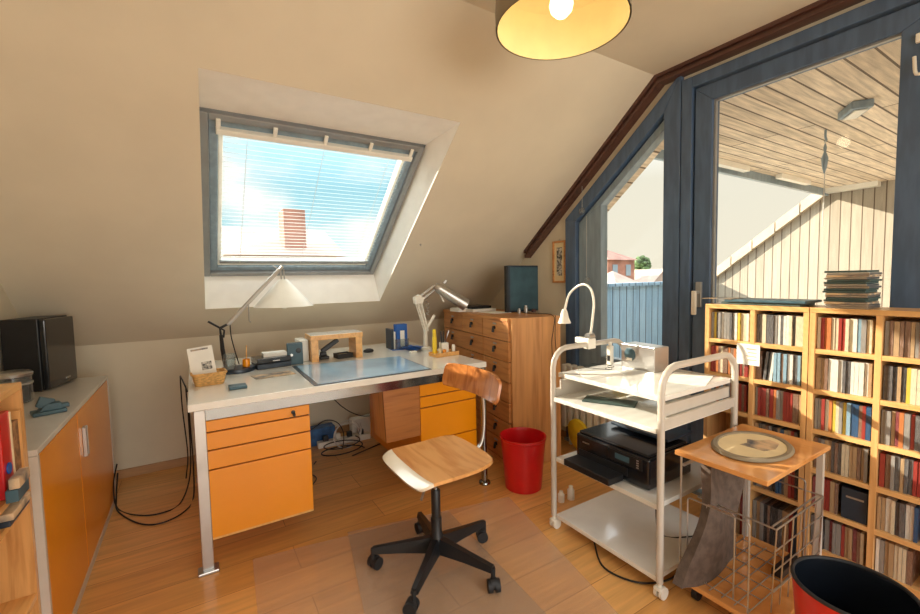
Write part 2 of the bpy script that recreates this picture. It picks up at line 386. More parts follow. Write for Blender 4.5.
for k in range(5):
    u = WU0+.075+k*(WU1-WU0-.15)/4
    obj('bracket', box(nb(), u-.01, u+.01, WV0+.02, WV0+.07, WW-.03, WW-.018, .003, MS), 'white', bl)
V0s, V1s = WV0+.115, WV1-.17
b = nb(); ns = 32
for k in range(ns):
    v = V0s+(V1s-V0s)*k/(ns-1); c = sp(0, v, WW-.02)
    # slats lie almost in line with the viewer's gaze: tilt a little from level
    a = R(11); dy, dz = .0105*math.cos(a), .0105*math.sin(a)
    prism(b, [(c.y-dy, c.z-dz), (c.y, c.z+.0010), (c.y+dy, c.z+dz), (c.y+dy, c.z+dz-.0006), (c.y, c.z+.0004), (c.y-dy, c.z-dz-.0006)], 0, WU0+.09, WU1-.09)
obj('slats', b, 'slat', bl)
obj('bottom_rail', box(nb(), WU0+.085, WU1-.085, V1s+.012, V1s+.03, WW-.03, WW-.012, .004, MS), 'alu', bl)
b = nb()
for u in (WU0+.2, .64, WU1-.2): tube(b, [sp(u, V0s-.02, WW-.032), sp(u, V1s+.02, WW-.032)], .0011, n=5)
obj('cord', b, 'cordwhite', bl)
tag(obj('wall_hook', tube(lt([(.008, 0), (.008, .006)], (0, 0, 0)), [(0, 0, .003), (0, -.02, -.01), (0, -.02, .004)], .003), 'satin', None), 'small metal hook in the sloping ceiling right of the roof window', 'hook')
h = bpy.data.objects['wall_hook']; h.location = (1.36, 2.69, roofline(2.69)-.016)

# ------------------------------------------------------------------ gable glazing: fixed light + balcony door
def polyframe(b, poly, t, x0, x1, bev=.004):
    """frame of thickness t inside convex polygon (y,z), clockwise or ccw"""
    n = len(poly); P = [Vector((a, c)) for a, c in poly]; cen = sum(P, Vector((0, 0)))/n
    L = []
    for i in range(n):
        a, c = P[i], P[(i+1) % n]; d = (c-a).normalized(); nn = Vector((-d.y, d.x))
        if nn.dot(cen-a) < 0: nn = -nn
        ti = t[i] if isinstance(t, (list, tuple)) else t
        L.append((a+nn*ti, d))
    Q = []
    for i in range(n):
        p, d = L[i-1]; q, e = L[i]; den = d.x*e.y-d.y*e.x; k = ((q.x-p.x)*e.y-(q.y-p.y)*e.x)/den; Q.append(p+d*k)
    for i in range(n):
        j = (i+1) % n; prism(b, [tuple(P[i]), tuple(P[j]), tuple(Q[j]), tuple(Q[i])], 0, x0, x1, bev=bev)
    return [tuple(q) for q in Q]
w2 = sthing('window_2', (XG, 1.9, .02))
outer = [(2.30, .02), (2.30, 1.67), (1.42, 2.370), (1.42, .02)]
b = nb(); q1 = polyframe(b, outer, [.10, .085, .10, .25], XG-.03, XG+.10); obj('window_frame', b, 'frame', w2)
b = nb(); q2 = polyframe(b, [(2.196, .28), (2.196, 1.63), (1.53, 2.162), (1.524, 2.162), (1.524, .28)], [.2, .045, .02, .008, .40], XG+.0, XG+.07); obj('sash', b, 'frame2', w2)
b = nb(); prism(b, [(2.2, .28), (2.2, 1.65), (1.52, 2.19), (1.52, .28)], 0, XG+.035, XG+.041); obj('pane', b, 'glass', w2)
d1 = sthing('door_1', (XG, .9, .02))
b = nb()
box(b, XG-.03, XG+.1, 1.355, 1.415, .02, 2.322, .004); box(b, XG-.03, XG+.1, .31, .36, .02, 2.322, .004); box(b, XG-.03, XG+.1, .36, 1.355, 2.262, 2.322, .004)
obj('door_frame', b, 'frame', d1)
b = nb(); polyframe(b, [(1.345, .05), (1.345, 2.252), (.37, 2.252), (.37, .05)], [.092, .085, .172, .3], XG-.015, XG+.06)
lf = obj('door_leaf', b, 'frame', d1)
obj('pane', bx(XG+.02, XG+.026, .54, 1.255, .34, 2.172), 'glass', d1)
b = nb(); box(b, XG+.0, XG+.018, .53, .542, .35, 2.165); box(b, XG+.0, XG+.018, .542, 1.253, 2.158, 2.17); box(b, XG, XG+.018, 1.242, 1.254, .35, 2.158)
obj('glazing_bead', b, 'alu', d1)
hd = obj('door_handle', box(bx(XG-.03, XG-.014, 1.29, 1.322, 1.06, 1.20, .003), XG-.06, XG-.03, 1.297, 1.312, 1.135, 1.15, .003), 'satin', d1)
obj('lever', bx(XG-.072, XG-.055, 1.298, 1.322, 1.02, 1.152, .004), 'white', hd)
obj('latch', tube(bx(XG-.03, XG-.012, .45, .50, 2.10, 2.135, .004), [(XG-.03, .46, 2.10), (XG-.04, .46, 2.0), (XG-.04, .49, 1.98), (XG-.03, .50, 2.05)], .006, sm=4), 'white', d1)
struct('trim_3', bx(XG-.05, XG, .30, 2.3, 0, .02), 'frame2')

# ------------------------------------------------------------------ loggia outside
XF = 7.0
struct('floor_balcony', bx(XG+.14, XF, YN, 3.75, -.1, -.0), 'deckwood')
struct('ceiling_balcony', bx(XG+.14, XF+.4, YN-.6, 2.2, 2.30, 2.42), 'soffit')
b = nb(); prism(b, [(YN-1, -.2), (3.72, -.2), (3.72, 1.13), (2.20, 2.31), (YN-1, 2.31)], 0, XF, XF+.12); struct('wall_balcony', b, 'fence')
b = nb(); n_t = 6
for i in range(n_t):   # verge tiles stepping down the far wall
    ya = 2.20+(3.9-2.20)*i/n_t; yb_ = 2.20+(3.9-2.20)*(i+1)/n_t-.014; sl = .776
    za, zb = 2.31-sl*(ya-2.2), 2.31-sl*(yb_-2.2)
    prism(b, [(ya, za+.075), (yb_, zb+.082), (yb_, zb-.063), (ya, za-.07)], 0, XF-.08, XF+.2)
struct('trim_4', b, 'vergetile')
struct('wall_parapet', box(bx(XG+.16, XF, 3.66, 3.72, -.1, 1.11), XG+.14, XF, 3.62, 3.76, 1.11, 1.15), 'parapet')
# roof edge over the outside of the fixed light (continues the roof slope)
b = nb(); box(b, XG+.14, XG+.66, .2, 2.75, .10, .20, M=MS); struct('ceiling_eave', b, 'soffit')
b = nb(); box(b, XG+.14, XF+.3, 2.2, 2.24, 2.22, 2.42); struct('trim_5', b, 'frame2')
gl = obj('gutter_bracket', box(nb(), 4.1, 4.7, 2.10, 2.16, 2.245, 2.298), 'white'); tag(gl, 'white bracket under the balcony roof edge, the left one near the door frame', 'bracket')
gl = obj('gutter_bracket', box(nb(), 5.35, 6.1, 2.08, 2.14, 2.25, 2.298), 'white'); tag(gl, 'white bracket under the balcony roof edge, middle of the edge', 'bracket')
gl = obj('gutter_bracket', box(nb(), 6.85, 6.97, 1.7, 2.19, 2.24, 2.298), 'white'); tag(gl, 'white bracket under the balcony roof, where the edge meets the plank wall', 'bracket')
t = thing('bulkhead_light', 'grey bulkhead lamp on the plank ceiling of the balcony', 'lamp', (3.66, 1.03, 2.30), R(35), world=False)
obj('housing', bx(-.11, .11, -.055, .055, -.05, 0, .008), 'frame2', t); obj('diffuser', bx(-.085, .085, -.035, .035, -.06, -.05, .004), 'white', t)
t = thing('hanging_chain', 'thin chain with knotted cloth hanging from a hook in balcony ceiling', 'chain', (4.07, 1.31, 2.30))
obj('hook', tb([(0, 0, 0), (0, 0, -.05), (.02, 0, -.07), (.0, 0, -.085)], .008, sm=3), 'frame2', t)
obj('line', tb([(0, 0, -.08), (.01, 0, -.2), (0, 0, -.72)], .004, n=5), 'cordwhite', t)
obj('cloth', lt([(.004, -.1), (.012, -.13), (.007, -.16), (.022, -.21), (.014, -.28), (.003, -.32)], n=9), 'frame2', t, True)
struct('ground', bx(-60, 110, 8, 140, -7.2, -7.0), 'ground')
def house(name, label, x0, x1, y0, y1, z1, zr, wm, rm, chim=None, axis='x', win=True):
    t = thing(name, label, 'house', ((x0+x1)/2, (y0+y1)/2, -7), world=True)
    obj('walls', bx(x0, x1, y0, y1, -7, z1), wm, t)
    b = nb()
    if axis == 'x': prism(b, [(y0-.3, z1), ((y0+y1)/2, zr), (y1+.3, z1)], 0, x0-.3, x1+.3)
    elif axis == 'y': prism(b, [(x0-.3, z1), ((x0+x1)/2, zr), (x1+.3, z1)], 1, y0-.3, y1+.3)
    else:
        c = Vector(((x0+x1)/2, (y0+y1)/2, zr)); q = [b.verts.new(p) for p in ((x0-.3, y0-.3, z1), (x1+.3, y0-.3, z1), (x1+.3, y1+.3, z1), (x0-.3, y1+.3, z1))]; a = b.verts.new(c)
        b.faces.new(q[::-1]); [b.faces.new((q[i], q[(i+1) % 4], a)) for i in range(4)]
    obj('roof', b, rm, t)
    if chim: obj('chimney', bx(*chim), 'brick', t)
    if win:
        nx_ = max(2, int((x1-x0)/2.2)); 
        for k in range(nx_):
            xc = x0+(x1-x0)*(k+.5)/nx_; f = obj('window', bx(xc-.4, xc+.4, y0-.05, y0+.02, z1-1.7, z1-.5), 'frame2', t)
    return t
# beyond the parapet, seen through the fixed light
house('town_house', 'tall reddish brick house with hipped roof beyond the balcony rail', 37.2, 41.6, 30, 34.4, 3.0, 4.3, 'brick', 'rooftile2', axis='h')
house('town_house', 'low house with pale hipped roof in front of the brick house', 28.2, 31.2, 22, 25, .5, 1.7, 'render', 'rooftile', axis='h')
house('town_house', 'pale gabled house right of the conifer beyond the balcony rail', 43, 47.5, 29, 34, .2, 2.0, 'render', 'rooftile', axis='y')
# beyond the roof window
house('town_house', 'pale pink house with a block chimney behind the venetian blind', 1.2, 4.6, 16, 22, 2.2, 3.5, 'render', 'rooftile', (2.87, 3.62, 16.4, 17.4, 1.5, 3.9), win=False)
def tree(name, label, x, y, zt, rw, seed, zb=-7):
    rnd = random.Random(seed); t = thing(name, label, 'tree', (x, y, zb))
    obj('trunk', tb([(0, 0, 0), (.1, 0, (zt-zb)*.6)], .3), 'beam', t, True); b = nb()
    for k in range(150):
        h = rnd.random(); rad = rw*(1-h*.65)*math.sqrt(rnd.random()); a = rnd.random()*6.28
        c = Vector((rad*math.cos(a), rad*math.sin(a), (zt-zb)*(.35+.62*h))); r = rw*.3*(.6+rnd.random()*.6)
        bmesh.ops.create_icosphere(b, subdivisions=1, radius=r, matrix=Matrix.Translation(c) @ Matrix.Rotation(a, 4, 'X'))
    obj('crown', b, 'foliage', t)
tree('conifer', 'dark green tree standing between the brick house and the gabled house', 54.4, 38, 4.3, 1.8, 3)
tree('bushy_tree', 'broad green tree left of the brick house beyond the rail', 32.1, 29.2, 2.4, 2.2, 5)

# ------------------------------------------------------------------ pendant lamp
PL = (1.12, 1.10, 2.10)
t = thing('pendant_lamp', 'round drum pendant lamp with warm yellow inside, lit, hanging from the ceiling', 'lamp', (PL[0], PL[1], PL[2]))
obj('shade', lt([(.225, 0), (.226, .06), (.222, .12), (.205, .165), (.16, .19), (.03, .20), (.03, .196), (.158, .186), (.2, .162), (.217, .118), (.221, .06), (.220, 0)], n=48, cap=False), 'shade_out', t, True)
obj('shade_lining', lt([(.2195, .001), (.2195, .06), (.216, .117), (.199, .160), (.157, .184), (.03, .194)], n=48, cap=False), 'shade_in', t, True)
obj('bulb', lt([(.001, .03), (.02, .035), (.036, .052), (.041, .072), (.036, .095), (.018, .12), (.014, .15)], n=20), 'bulb', t, True)
obj('stem', lt([(.012, .15), (.012, .297)], n=12), 'satin', t); obj('ceiling_rose', lt([(.05, .28), (.05, .297)], n=24), 'white', t)
pl_ = bpy.data.lights.new('lamp_light', 'POINT'); plo = bpy.data.objects.new('lamp_light', pl_); C.objects.link(plo)
pl_.energy = 0.45; pl_.color = (1, .80, .52); pl_.shadow_soft_size = .035; plo.location = (PL[0], PL[1], PL[2]+.0)

# ------------------------------------------------------------------ floor mats
def mat_poly(poly, z, label):
    b = nb(); prism(b, poly, 2, z, z+.003); o = obj('chair_mat', b, 'mat'); tag(o, label, 'floor mat', 'transparent floor mats')
    o.data.materials.append(MATS['matclear'])
    for p in o.data.polygons: p.material_index = 1 if p.normal.z < -.5 else 0
mat_poly([(.165, 2.07), (.10, 1.02), (1.03, .93), (1.10, 1.93)], .0005, 'clear plastic floor mat, the lower left one, reaching towards the yellow drawers')
mat_poly([(.585, 2.03), (1.455, 1.853), (1.20, .70), (.36, .88)], .004, 'clear plastic floor mat under the swivel chair, lying over the other mat')

# ------------------------------------------------------------------ desk
DX0, DX1, DY0, DY1, DZ = -.045, 1.47, 2.07, 3.20, .745
t = thing('desk', 'long white desk on metal legs below the roof window', 'desk', ((DX0+DX1)/2, (DY0+DY1)/2, 0), world=True)
obj('desktop', bx(DX0, DX1, DY0, DY1, DZ-.032, DZ, .003), 'toplam', t)
obj('apron', bx(DX0+.03, DX1-.03, DY0+.03, DY0+.045, DZ-.085, DZ-.033), 'chrome', t); obj('apron', bx(DX0+.03, DX1-.03, DY1-.05, DY1-.035, DZ-.085, DZ-.033), 'chrome', t)
def flatleg(x, y):
    o = obj('leg', bx(x-.022, x+.022, y-.012, y+.012, .012, DZ-.034, .003), 'satin', t); obj('foot_plate', bx(x-.04, x+.04, y-.03, y+.03, 0, .014, .004), 'satin', o)
flatleg(-.005, 2.095); flatleg(-.005, 3.12)
def roundleg(x, y):
    o = obj('leg', lt([(.018, .018), (.018, DZ-.034)], (x, y, 0), n=18), 'chrome', t, True); obj('foot_disc', lt([(.034, 0), (.036, .006), (.033, .014), (.02, .02)], (x, y, 0), n=24), 'chrome', o, True)
roundleg(1.445, 2.075); roundleg(1.445, 3.12)
obj('side_rail', bx(-.02, .0, 2.11, 3.1, .62, .66, .003), 'satin', t)
def pedestal(label, x0, x1, y0, y1, z0, z1, fronts, group):
    t = thing('drawer_pedestal', label, 'drawer cabinet', ((x0+x1)/2, (y0+y1)/2, z0), world=True)
    obj('body', bx(x0+.002, x1-.002, y0+.02, y1, z0, z1), 'orange', t)
    obj('recess', bx(x0+.004, x1-.004, y0+.012, y0+.02, z0+.004, z1-.004), 'gapdark', t)
    for a, c in fronts:
        d = obj('drawer', bx(x0, x1, y0-.004, y0+.014, a, c, .002), 'orange', t)
        if c > .65: obj('lock', lt([(.009, 0), (.009, .005)], (x1-.075, y0-.004, (a+c)/2), n=14, M=Matrix.Rotation(R(90), 4, 'X')), 'black', d); obj('key', bx(x1-.078, x1-.068, y0-.03, y0-.008, (a+c)/2-.016, (a+c)/2-.004, .001), 'black', d)
    obj('bottom_edge', bx(x0, x1, y0, y0+.02, z0-.008, z0), 'beech', t)
    return t
pedestal('yellow drawer pedestal under the left end of the desk', .002, .445, 2.105, 2.95, .135, .658, [(.137, .437), (.443, .523), (.529, .603), (.609, .656)], 'yellow pedestals under the desk')
pedestal('yellow drawer pedestal under the right end of the desk, behind the chair', 1.045, 1.42, 2.12, 2.95, .115, .658, [(.117, .325), (.331, .52), (.526, .585), (.591, .656)], 'yellow pedestals under the desk')
t = thing('wooden_box', 'brown wooden compartment hanging under the desk left of the right yellow pedestal', 'box', (.92, 2.2, .37), world=True)
b = nb(); prism(b, [(.84, .37), (.825, .7125), (1.043, .7125), (1.043, .37)], 1, 2.12, 2.135); obj('front_panel', b, 'boxwood', t)
b = nb(); prism(b, [(.84, .37), (.825, .7125), (.84, .7125), (.855, .37)], 1, 2.136, 2.29); obj('side_panel', b, 'beechz', t)
obj('base_panel', bx(.855, 1.04, 2.136, 2.29, .37, .382), 'boxwood', t)

# ------------------------------------------------------------------ swivel chair
cx, cy = .835, 1.568
t = thing('swivel_chair', 'wooden swivel chair on black five-star base in front of the desk', 'chair', (cx, cy, 0.0075))
for k in range(5):
    a = R(7+72*k); d = Vector((math.cos(a), math.sin(a), 0)); s_ = Vector((-d.y, d.x, 0)); b = nb()
    A, B = [], []
    for (r, zt, zb, w_) in ((.02, .135, .07, .024), (.15, .115, .075, .019), (.275, .098, .074, .015)):
        for sg in (1, -1):
            pass
        A.append([b.verts.new(d*r+s_*w_+Vector((0, 0, zb))), b.verts.new(d*r-s_*w_+Vector((0, 0, zb))), b.verts.new(d*r-s_*w_*.6+Vector((0, 0, zt))), b.verts.new(d*r+s_*w_*.6+Vector((0, 0, zt)))])
    for P, Q in zip(A, A[1:]):
        for i in range(4): b.faces.new((P[i], P[(i+1) % 4], Q[(i+1) % 4], Q[i]))
    b.faces.new(A[0][::-1]); b.faces.new(A[-1])
    lg = obj('base_arm', b, 'black', t)
    c = d*.275
    b = nb(); tube(b, [c+Vector((0, 0, .04)), c+Vector((0, 0, .092))], .009)
    sw = a+R(60+40*k); ax = Vector((math.cos(sw), math.sin(sw), 0)); fwd = Vector((-ax.y, ax.x, 0)); cc = c+fwd*.012
    for sg in (1, -1): tube(b, [cc+ax*sg*.006+Vector((0, 0, .0255)), cc+ax*sg*.024+Vector((0, 0, .0255))], .0255, n=20)
    tube(b, [cc-ax*.012+Vector((0, 0, .034)), cc+ax*.012+Vector((0, 0, .034))], .022, n=16)
    obj('caster', b, 'rubber', lg, True)
obj('column', lt([(.03, .065), (.03, .14), (.024, .15), (.024, .215), (.02, .22), (.02, .335), (.017, .34)], n=20), 'black', t, True)
obj('gas_lift', lt([(.011, .335), (.011, .425)], n=16), 'chrome', t, True)
sx, sy = .035, .045
obj('seat_mount', bx(sx-.10, sx+.10, sy-.06, sy+.06, .416, .436, .004), 'satin', t)
obj('lever', tb([(sx-.05, sy-.05, .41), (sx-.12, sy-.12, .405), (sx-.16, sy-.16, .38)], .005, sm=4), 'satin', t, True)
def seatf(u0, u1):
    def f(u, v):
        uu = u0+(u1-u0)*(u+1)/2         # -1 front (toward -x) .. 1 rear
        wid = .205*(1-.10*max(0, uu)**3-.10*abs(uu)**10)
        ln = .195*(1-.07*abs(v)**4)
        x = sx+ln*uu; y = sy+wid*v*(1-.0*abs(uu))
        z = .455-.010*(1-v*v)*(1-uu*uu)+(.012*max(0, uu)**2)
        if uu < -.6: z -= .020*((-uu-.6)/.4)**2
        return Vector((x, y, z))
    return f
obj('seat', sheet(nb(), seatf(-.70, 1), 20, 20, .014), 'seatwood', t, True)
obj('seat_front_edge', sheet(nb(), seatf(-1.0, -.70), 10, 20, .014), 'seat_edge_highlight', t, True)['label'] = 'rounded front edge with a gloss highlight painted in pale cream'
bxk = 1.115-cx; byk = 1.66-cy
def backf(u, v):   # u along y, v up
    y = byk+.232*u*(1-.06*abs(v)**6); z = .752+.06*v*(1-.22*abs(u)**4)-.012*u*u*0
    x = bxk-.045*u*u*1.0+.012*v
    return Vector((x, y, z))
obj('backrest', sheet(nb(), backf, 24, 10, -.012), 'backwood', t, True)
obj('back_support', tb([(sx+.02, sy+.01, .425), (sx+.20, sy+.02, .43), (bxk+.012, sy+.02, .47), (bxk+.03, byk-.02, .60), (bxk+.018, byk-.02, .74)], .0085, sm=8, n=10), 'satin', t, True)

# ------------------------------------------------------------------ red bins
t = thing('waste_bin', 'small red plastic bin standing beside the chest of drawers', 'bin', (1.615, 1.915, 0))
obj('body', lt([(.104, 0), (.108, .004), (.133, .295), (.138, .300), (.138, .312), (.131, .312), (.126, .292), (.103, .01)], n=36), 'red', t, True)
t = thing('large_bin', 'large red bin with black rim and black lining at bottom right', 'bin', (1.55, .40, 0))
obj('body', lt([(.11, 0), (.113, .004), (.140, .338), (.138, .338), (.11, .006)], n=40, cap=False), 'red', t, True)
obj('base', lt([(.112, .001), (.112, .008)], n=40), 'red', t)
obj('lining', lt([(.001, .012), (.105, .012), (.132, .33), (.134, .338)], n=40, cap=False), 'blackgloss', t, True)
obj('rim', tb([(.138*math.cos(2*math.pi*k/40), .138*math.sin(2*math.pi*k/40), .34) for k in range(40)], .0055, closed=True), 'rubber', t, True)

# ------------------------------------------------------------------ chest of drawers
LCH, DCH, HCH = 1.12, .40, .985
t = thing('chest_of_drawers', 'tall wooden chest of many small drawers beside the desk', 'chest of drawers', (1.685, 2.12, 0), R(-7.5))
b = nb(); box(b, .02, DCH, 0, .02, 0, HCH); obj('side_panel', b, 'chestside', t)
b = nb(); box(b, .02, DCH, LCH-.02, LCH, 0, HCH); obj('side_panel', b, 'chestside', t)
obj('top_panel', bx(.0, DCH, 0.0201, LCH-.0201, HCH-.02, HCH-.0005), 'chestface', t)
obj('back_panel', bx(DCH-.01, DCH, .02, LCH-.02, 0, HCH-.02), 'chestface', t)
obj('carcass', bx(.025, DCH-.01, .02, LCH-.02, .0, HCH-.02), 'gapdark', t)
hrow = (HCH-.03-.02)/7; cols = [.02, .375, .715, LCH-.02]
for r in range(7):
    z1 = HCH-.022-hrow*r; z0 = z1-hrow+.006
    spans = [(0, 1), (1, 2), (2, 3)] if r in (0, 3, 6) else [(0, 1), (1, 3)]
    for a, c in spans:
        y0, y1 = cols[a]+.003, cols[c]-.003
        d = obj('drawer', bx(.006, .025, y0, y1, z0, z1, .002), 'chestface', t)
        hs = [(y0+y1)/2] if c-a == 1 else [(cols[1]+cols[2])/2, (cols[2]+cols[3])/2]
        for yc in hs:
            zc = (z0+z1)/2
            b = nb(); tube(b, [(.006, yc, zc+.012), (-.008, yc, zc+.012)], .012, n=12); tube(b, [(-.006, yc, zc+.01), (-.010, yc, zc-.018)], .009, n=8); obj('pull', b, 'black', d)
            obj('label_holder', bx(.002, .006, yc-.022, yc+.022, zc+.034, zc+.046, .001), 'satin', d)
obj('plinth', bx(.008, .03, .02, LCH-.02, 0, .026), 'chestface', t)
# things on the chest
t = thing('framed_panel', 'dark blue picture panel leaning upright on the chest of drawers', 'picture', (1.99, 2.50, .985), R(2))
obj('board', bx(0, .30, 0, .03, .001, .352, .003), 'navy', t); obj('image', bx(.012, .292, -.003, 0, .015, .338, .001), 'teal', t)
obj('side_edge', bx(-.02, 0, .0, .03, .001, .35, .003), 'black', t)
for i, (x, y, r_, h_, lab, m_) in enumerate([(2.02, 2.42, .012, .035, 'tiny silver jar on the chest, left of the others', 'satin'), (2.075, 2.41, .016, .055, 'small silver bottle on the chest before the dark blue panel', 'satin'), (2.16, 2.42, .018, .025, 'small brown pot on the chest before the dark blue panel', 'beam')]):
    tag(obj('jar', lt([(r_, 0), (r_, h_*.7), (r_*.7, h_*.8), (r_*.7, h_)], (x, y, .985), n=16), m_, None, True), lab, 'jar', 'small jars on the chest')
tag(obj('cable', tb([(2.03, 2.40, .990), (2.02, 2.27, .990), (2.005, 2.06, .992), (2.0, 2.050, .9), (1.99, 2.055, .82), (2.0, 2.055, .68), (2.02, 2.052, .66), (2.025, 2.05, .74), (2.015, 2.05, .85), (2.02, 2.05, .991)], .0025, sm=6, n=6), 'cord'), 'thin black cable hanging down the side of the chest of drawers', 'cable')
for i, (x, y, z, w_, d_, h_, m_, lab) in enumerate([(1.93, 2.86, .985, .22, .26, .022, 'paper', 'pale flat box on the chest, bottom of the small pile'), (1.93, 2.87, 1.008, .19, .2, .02, 'black', 'black flat box lying on the pale box on the chest'), (1.80, 2.90, .985, .09, .14, .03, 'paper', 'white paper pad on the chest beside the lamp'), (1.93, 2.60, .985, .16, .2, .004, 'paper', 'loose sheet of paper lying on the chest')]):
    tag(obj('flat_box' if i < 2 else 'paper_pad', bx(x-w_/2, x+w_/2, y-d_/2, y+d_/2, z+.0005, z+h_, .002 if h_ > .01 else 0), m_), lab, 'box' if i < 2 else 'paper')

# framed picture on gable wall
t = thing('picture_frame', 'small wooden framed picture on the wall beside the window', 'picture', (XG, 2.38, 1.19), world=True)
obj('frame', box(box(box(bx(XG-.018, XG, 2.315, 2.33, 1.20, 1.52, .002), XG-.018, XG, 2.435, 2.45, 1.20, 1.52, .002), XG-.018, XG, 2.33, 2.435, 1.20, 1.215, .002), XG-.018, XG, 2.33, 2.435, 1.505, 1.52, .002), 'chestface', t)
obj('mount', bx(XG-.008, XG-.001, 2.33, 2.435, 1.215, 1.505), 'cream', t); obj('print', bx(XG-.0095, XG-.008, 2.355, 2.41, 1.255, 1.47), 'picture', t)
obj('hanger', tb([(XG-.004, 2.375, 1.52), (XG-.004, 2.383, 1.535), (XG-.004, 2.39, 1.52)], .002), 'satin', t)

# ------------------------------------------------------------------ left orange cabinet
CX = -.44; CY0, CY1, CH = 1.815, 3.13, .735
t = thing('sideboard', 'white sideboard with orange doors along the left wall', 'cabinet', ((XL+CX)/2, (CY0+CY1)/2, 0), world=True)
obj('top', bx(XL+.005, CX+.0, CY0, CY1, CH-.02, CH, .003), 'cartwhite', t)
obj('body', bx(XL+.005, CX-.022, CY0+.018, CY1-.018, .03, CH-.021), 'gapdark', t)
obj('side_panel', bx(XL+.005, CX, CY0, CY0+.018, 0, CH-.0205), 'cartwhite', t); obj('side_panel', bx(XL+.005, CX, CY1-.018, CY1, 0, CH-.0205), 'cartwhite', t)
obj('plinth', bx(CX-.03, CX, CY0+.018, CY1-.018, .0, .032), 'cartwhite', t)
for k, (a, c) in enumerate(((CY0+.02, 2.355), (2.36, CY1-.03))):
    d = obj('door', bx(CX-.02, CX-.002, a, c, .034, CH-.025, .002), 'orange', t)
    if k == 1:
        hy = a+.06
        obj('handle', box(box(box(nb(), CX-.002, CX+.012, hy, hy+.012, .50, .63, .002), CX-.002, CX+.012, hy+.034, hy+.04, .50, .63, .002), CX-.002, CX+.006, hy+.012, hy+.034, .50, .63), 'satin', d)
# speaker
t = thing('loudspeaker', 'large black loudspeaker standing on the white sideboard', 'speaker', (-.634, 2.83, CH), R(-13))
obj('cabinet', bx(-.158, -.015, .0, .27, .0005, .357, .004), 'black', t)
obj('grille', bx(-.014, .012, .003, .267, .006, .352, .006), 'blackgloss', t); obj('badge', bx(.012, .014, .15, .19, .03, .038), 'satin', t)
# glass jar
t = thing('glass_canister', 'round glass canister with metal lid on the sideboard by the loudspeaker', 'canister', (-.70, 2.63, CH))
obj('jar', lt([(.062, .001), (.066, .006), (.066, .085), (.064, .12)], n=28), 'jar', t, True)
obj('clip_ring', lt([(.068, .082), (.069, .086), (.068, .09)], n=28), 'satin', t); obj('contents', lt([(.055, .004), (.058, .075)], n=20), 'black', t)
obj('lid', lt([(.069, .12), (.07, .132), (.06, .140), (.02, .142)], n=28), 'satin', t, True)
# hole punch
t = thing('hole_punch', 'dark teal office hole punch on the sideboard top', 'hole punch', (-.515, 2.32, CH), R(20)); t.scale = (.72, .9, .9)
obj('base', bx(-.075, .065, -.035, .045, .0005, .018, .004), 'teal', t)
b = nb(); prism(b, [(-.05, .018), (.05, .018), (.045, .045), (-.02, .05)], 1, -.028, .03, bev=.003); obj('body', b, 'teal', t)
b = nb(); prism(b, [(-.06, .045), (-.045, .035), (.02, .058), (.018, .066), (-.04, .085)], 1, -.03, -.005, bev=.002); obj('lever', b, 'teal', t)
obj('side_block', bx(.045, .08, -.02, .02, .018, .036, .003), 'teal', t)

# ------------------------------------------------------------------ near-left bookcase
BX = -.461; BY0, BY1, BH = 1.02, 1.812, .955
t = thing('bookcase', 'wooden bookcase at the left edge beside the white sideboard', 'bookcase', ((XL+BX)/2, (BY0+BY1)/2, 0), world=True)
obj('top_board', bx(XL+.005, BX, BY0, BY1, BH-.022, BH, .002), 'beech', t)
obj('side_panel', bx(XL+.005, BX, BY1-.02, BY1, 0, BH-.0225), 'beechz', t); obj('side_panel', bx(XL+.005, BX, BY0, BY0+.02, 0, BH-.0225), 'beechz', t)
obj('back_panel', bx(XL+.005, XL+.015, BY0+.02, BY1-.02, 0, BH-.023), 'boxwood', t)
for z in (.66, .595, .29, .02): obj('shelf', bx(XL+.015, BX-.002, BY0+.02, BY1-.02, z-.018, z), 'beech', t)
ZS = .66
t = thing('magazine_file', 'open wooden magazine file on the left bookcase, nearest the sideboard', 'file box', (-.62, 1.755, ZS), world=True)
obj('back_board', bx(-.76, -.460, 1.772, 1.785, ZS+.0005, ZS+.215), 'beechz', t); obj('rattan_side', bx(-.76, -.466, 1.715, 1.772, ZS+.001, ZS+.19), 'raffia', t)
t = thing('ring_binder', 'bright red ring binder standing on the left bookcase', 'binder', (-.62, 1.69, ZS), world=True)
obj('cover', bx(-.77, -.464, 1.63, 1.705, ZS+.0005, ZS+.235, .004), 'red', t); obj('ring_pull', lt([(.016, 0), (.016, .003)], (-.463, 1.66, ZS+.08), n=16, M=Matrix.Rotation(R(90), 4, 'Y')), 'blue', t)
obj('edge_strip', bx(-.464, -.461, 1.697, 1.703, ZS+.005, ZS+.23), 'cream', t)
t = thing('ring_binder', 'dark ring binder on the left bookcase at the picture edge', 'binder', (-.62, 1.6, ZS), world=True)
obj('cover', bx(-.77, -.48, 1.54, 1.62, ZS+.0005, ZS+.235, .004), 'navy', t)
for i, (z, h_, dx, m_, lab) in enumerate([(ZS, .035, 0, 'teal', 'blue card box before the red binder, bottom of two'), (ZS+.036, .03, .008, 'photo', 'pale blue card box before the red binder, top of two')]):
    tag(obj('card_box', bx(-.458+dx, -.432+dx*.5, 1.60, 1.69, z+.0005, z+h_, .002), m_), lab, 'box', 'card boxes on the left bookcase')
tag(obj('tape_case', bx(-.62, -.452, 1.60, 1.76, .5955, .612, .002), 'navy'), 'dark blue flat case sticking out of the left bookcase', 'case')
tag(obj('tape_case', bx(-.61, -.445, 1.60, 1.75, .6125, .632, .002), 'photo'), 'pale patterned flat case lying on the dark blue one', 'case')
tag(obj('storage_box', bx(-.72, -.47, 1.5, 1.76, .0205, .2, .004), 'red'), 'red box on the lowest shelf of the left bookcase', 'box')

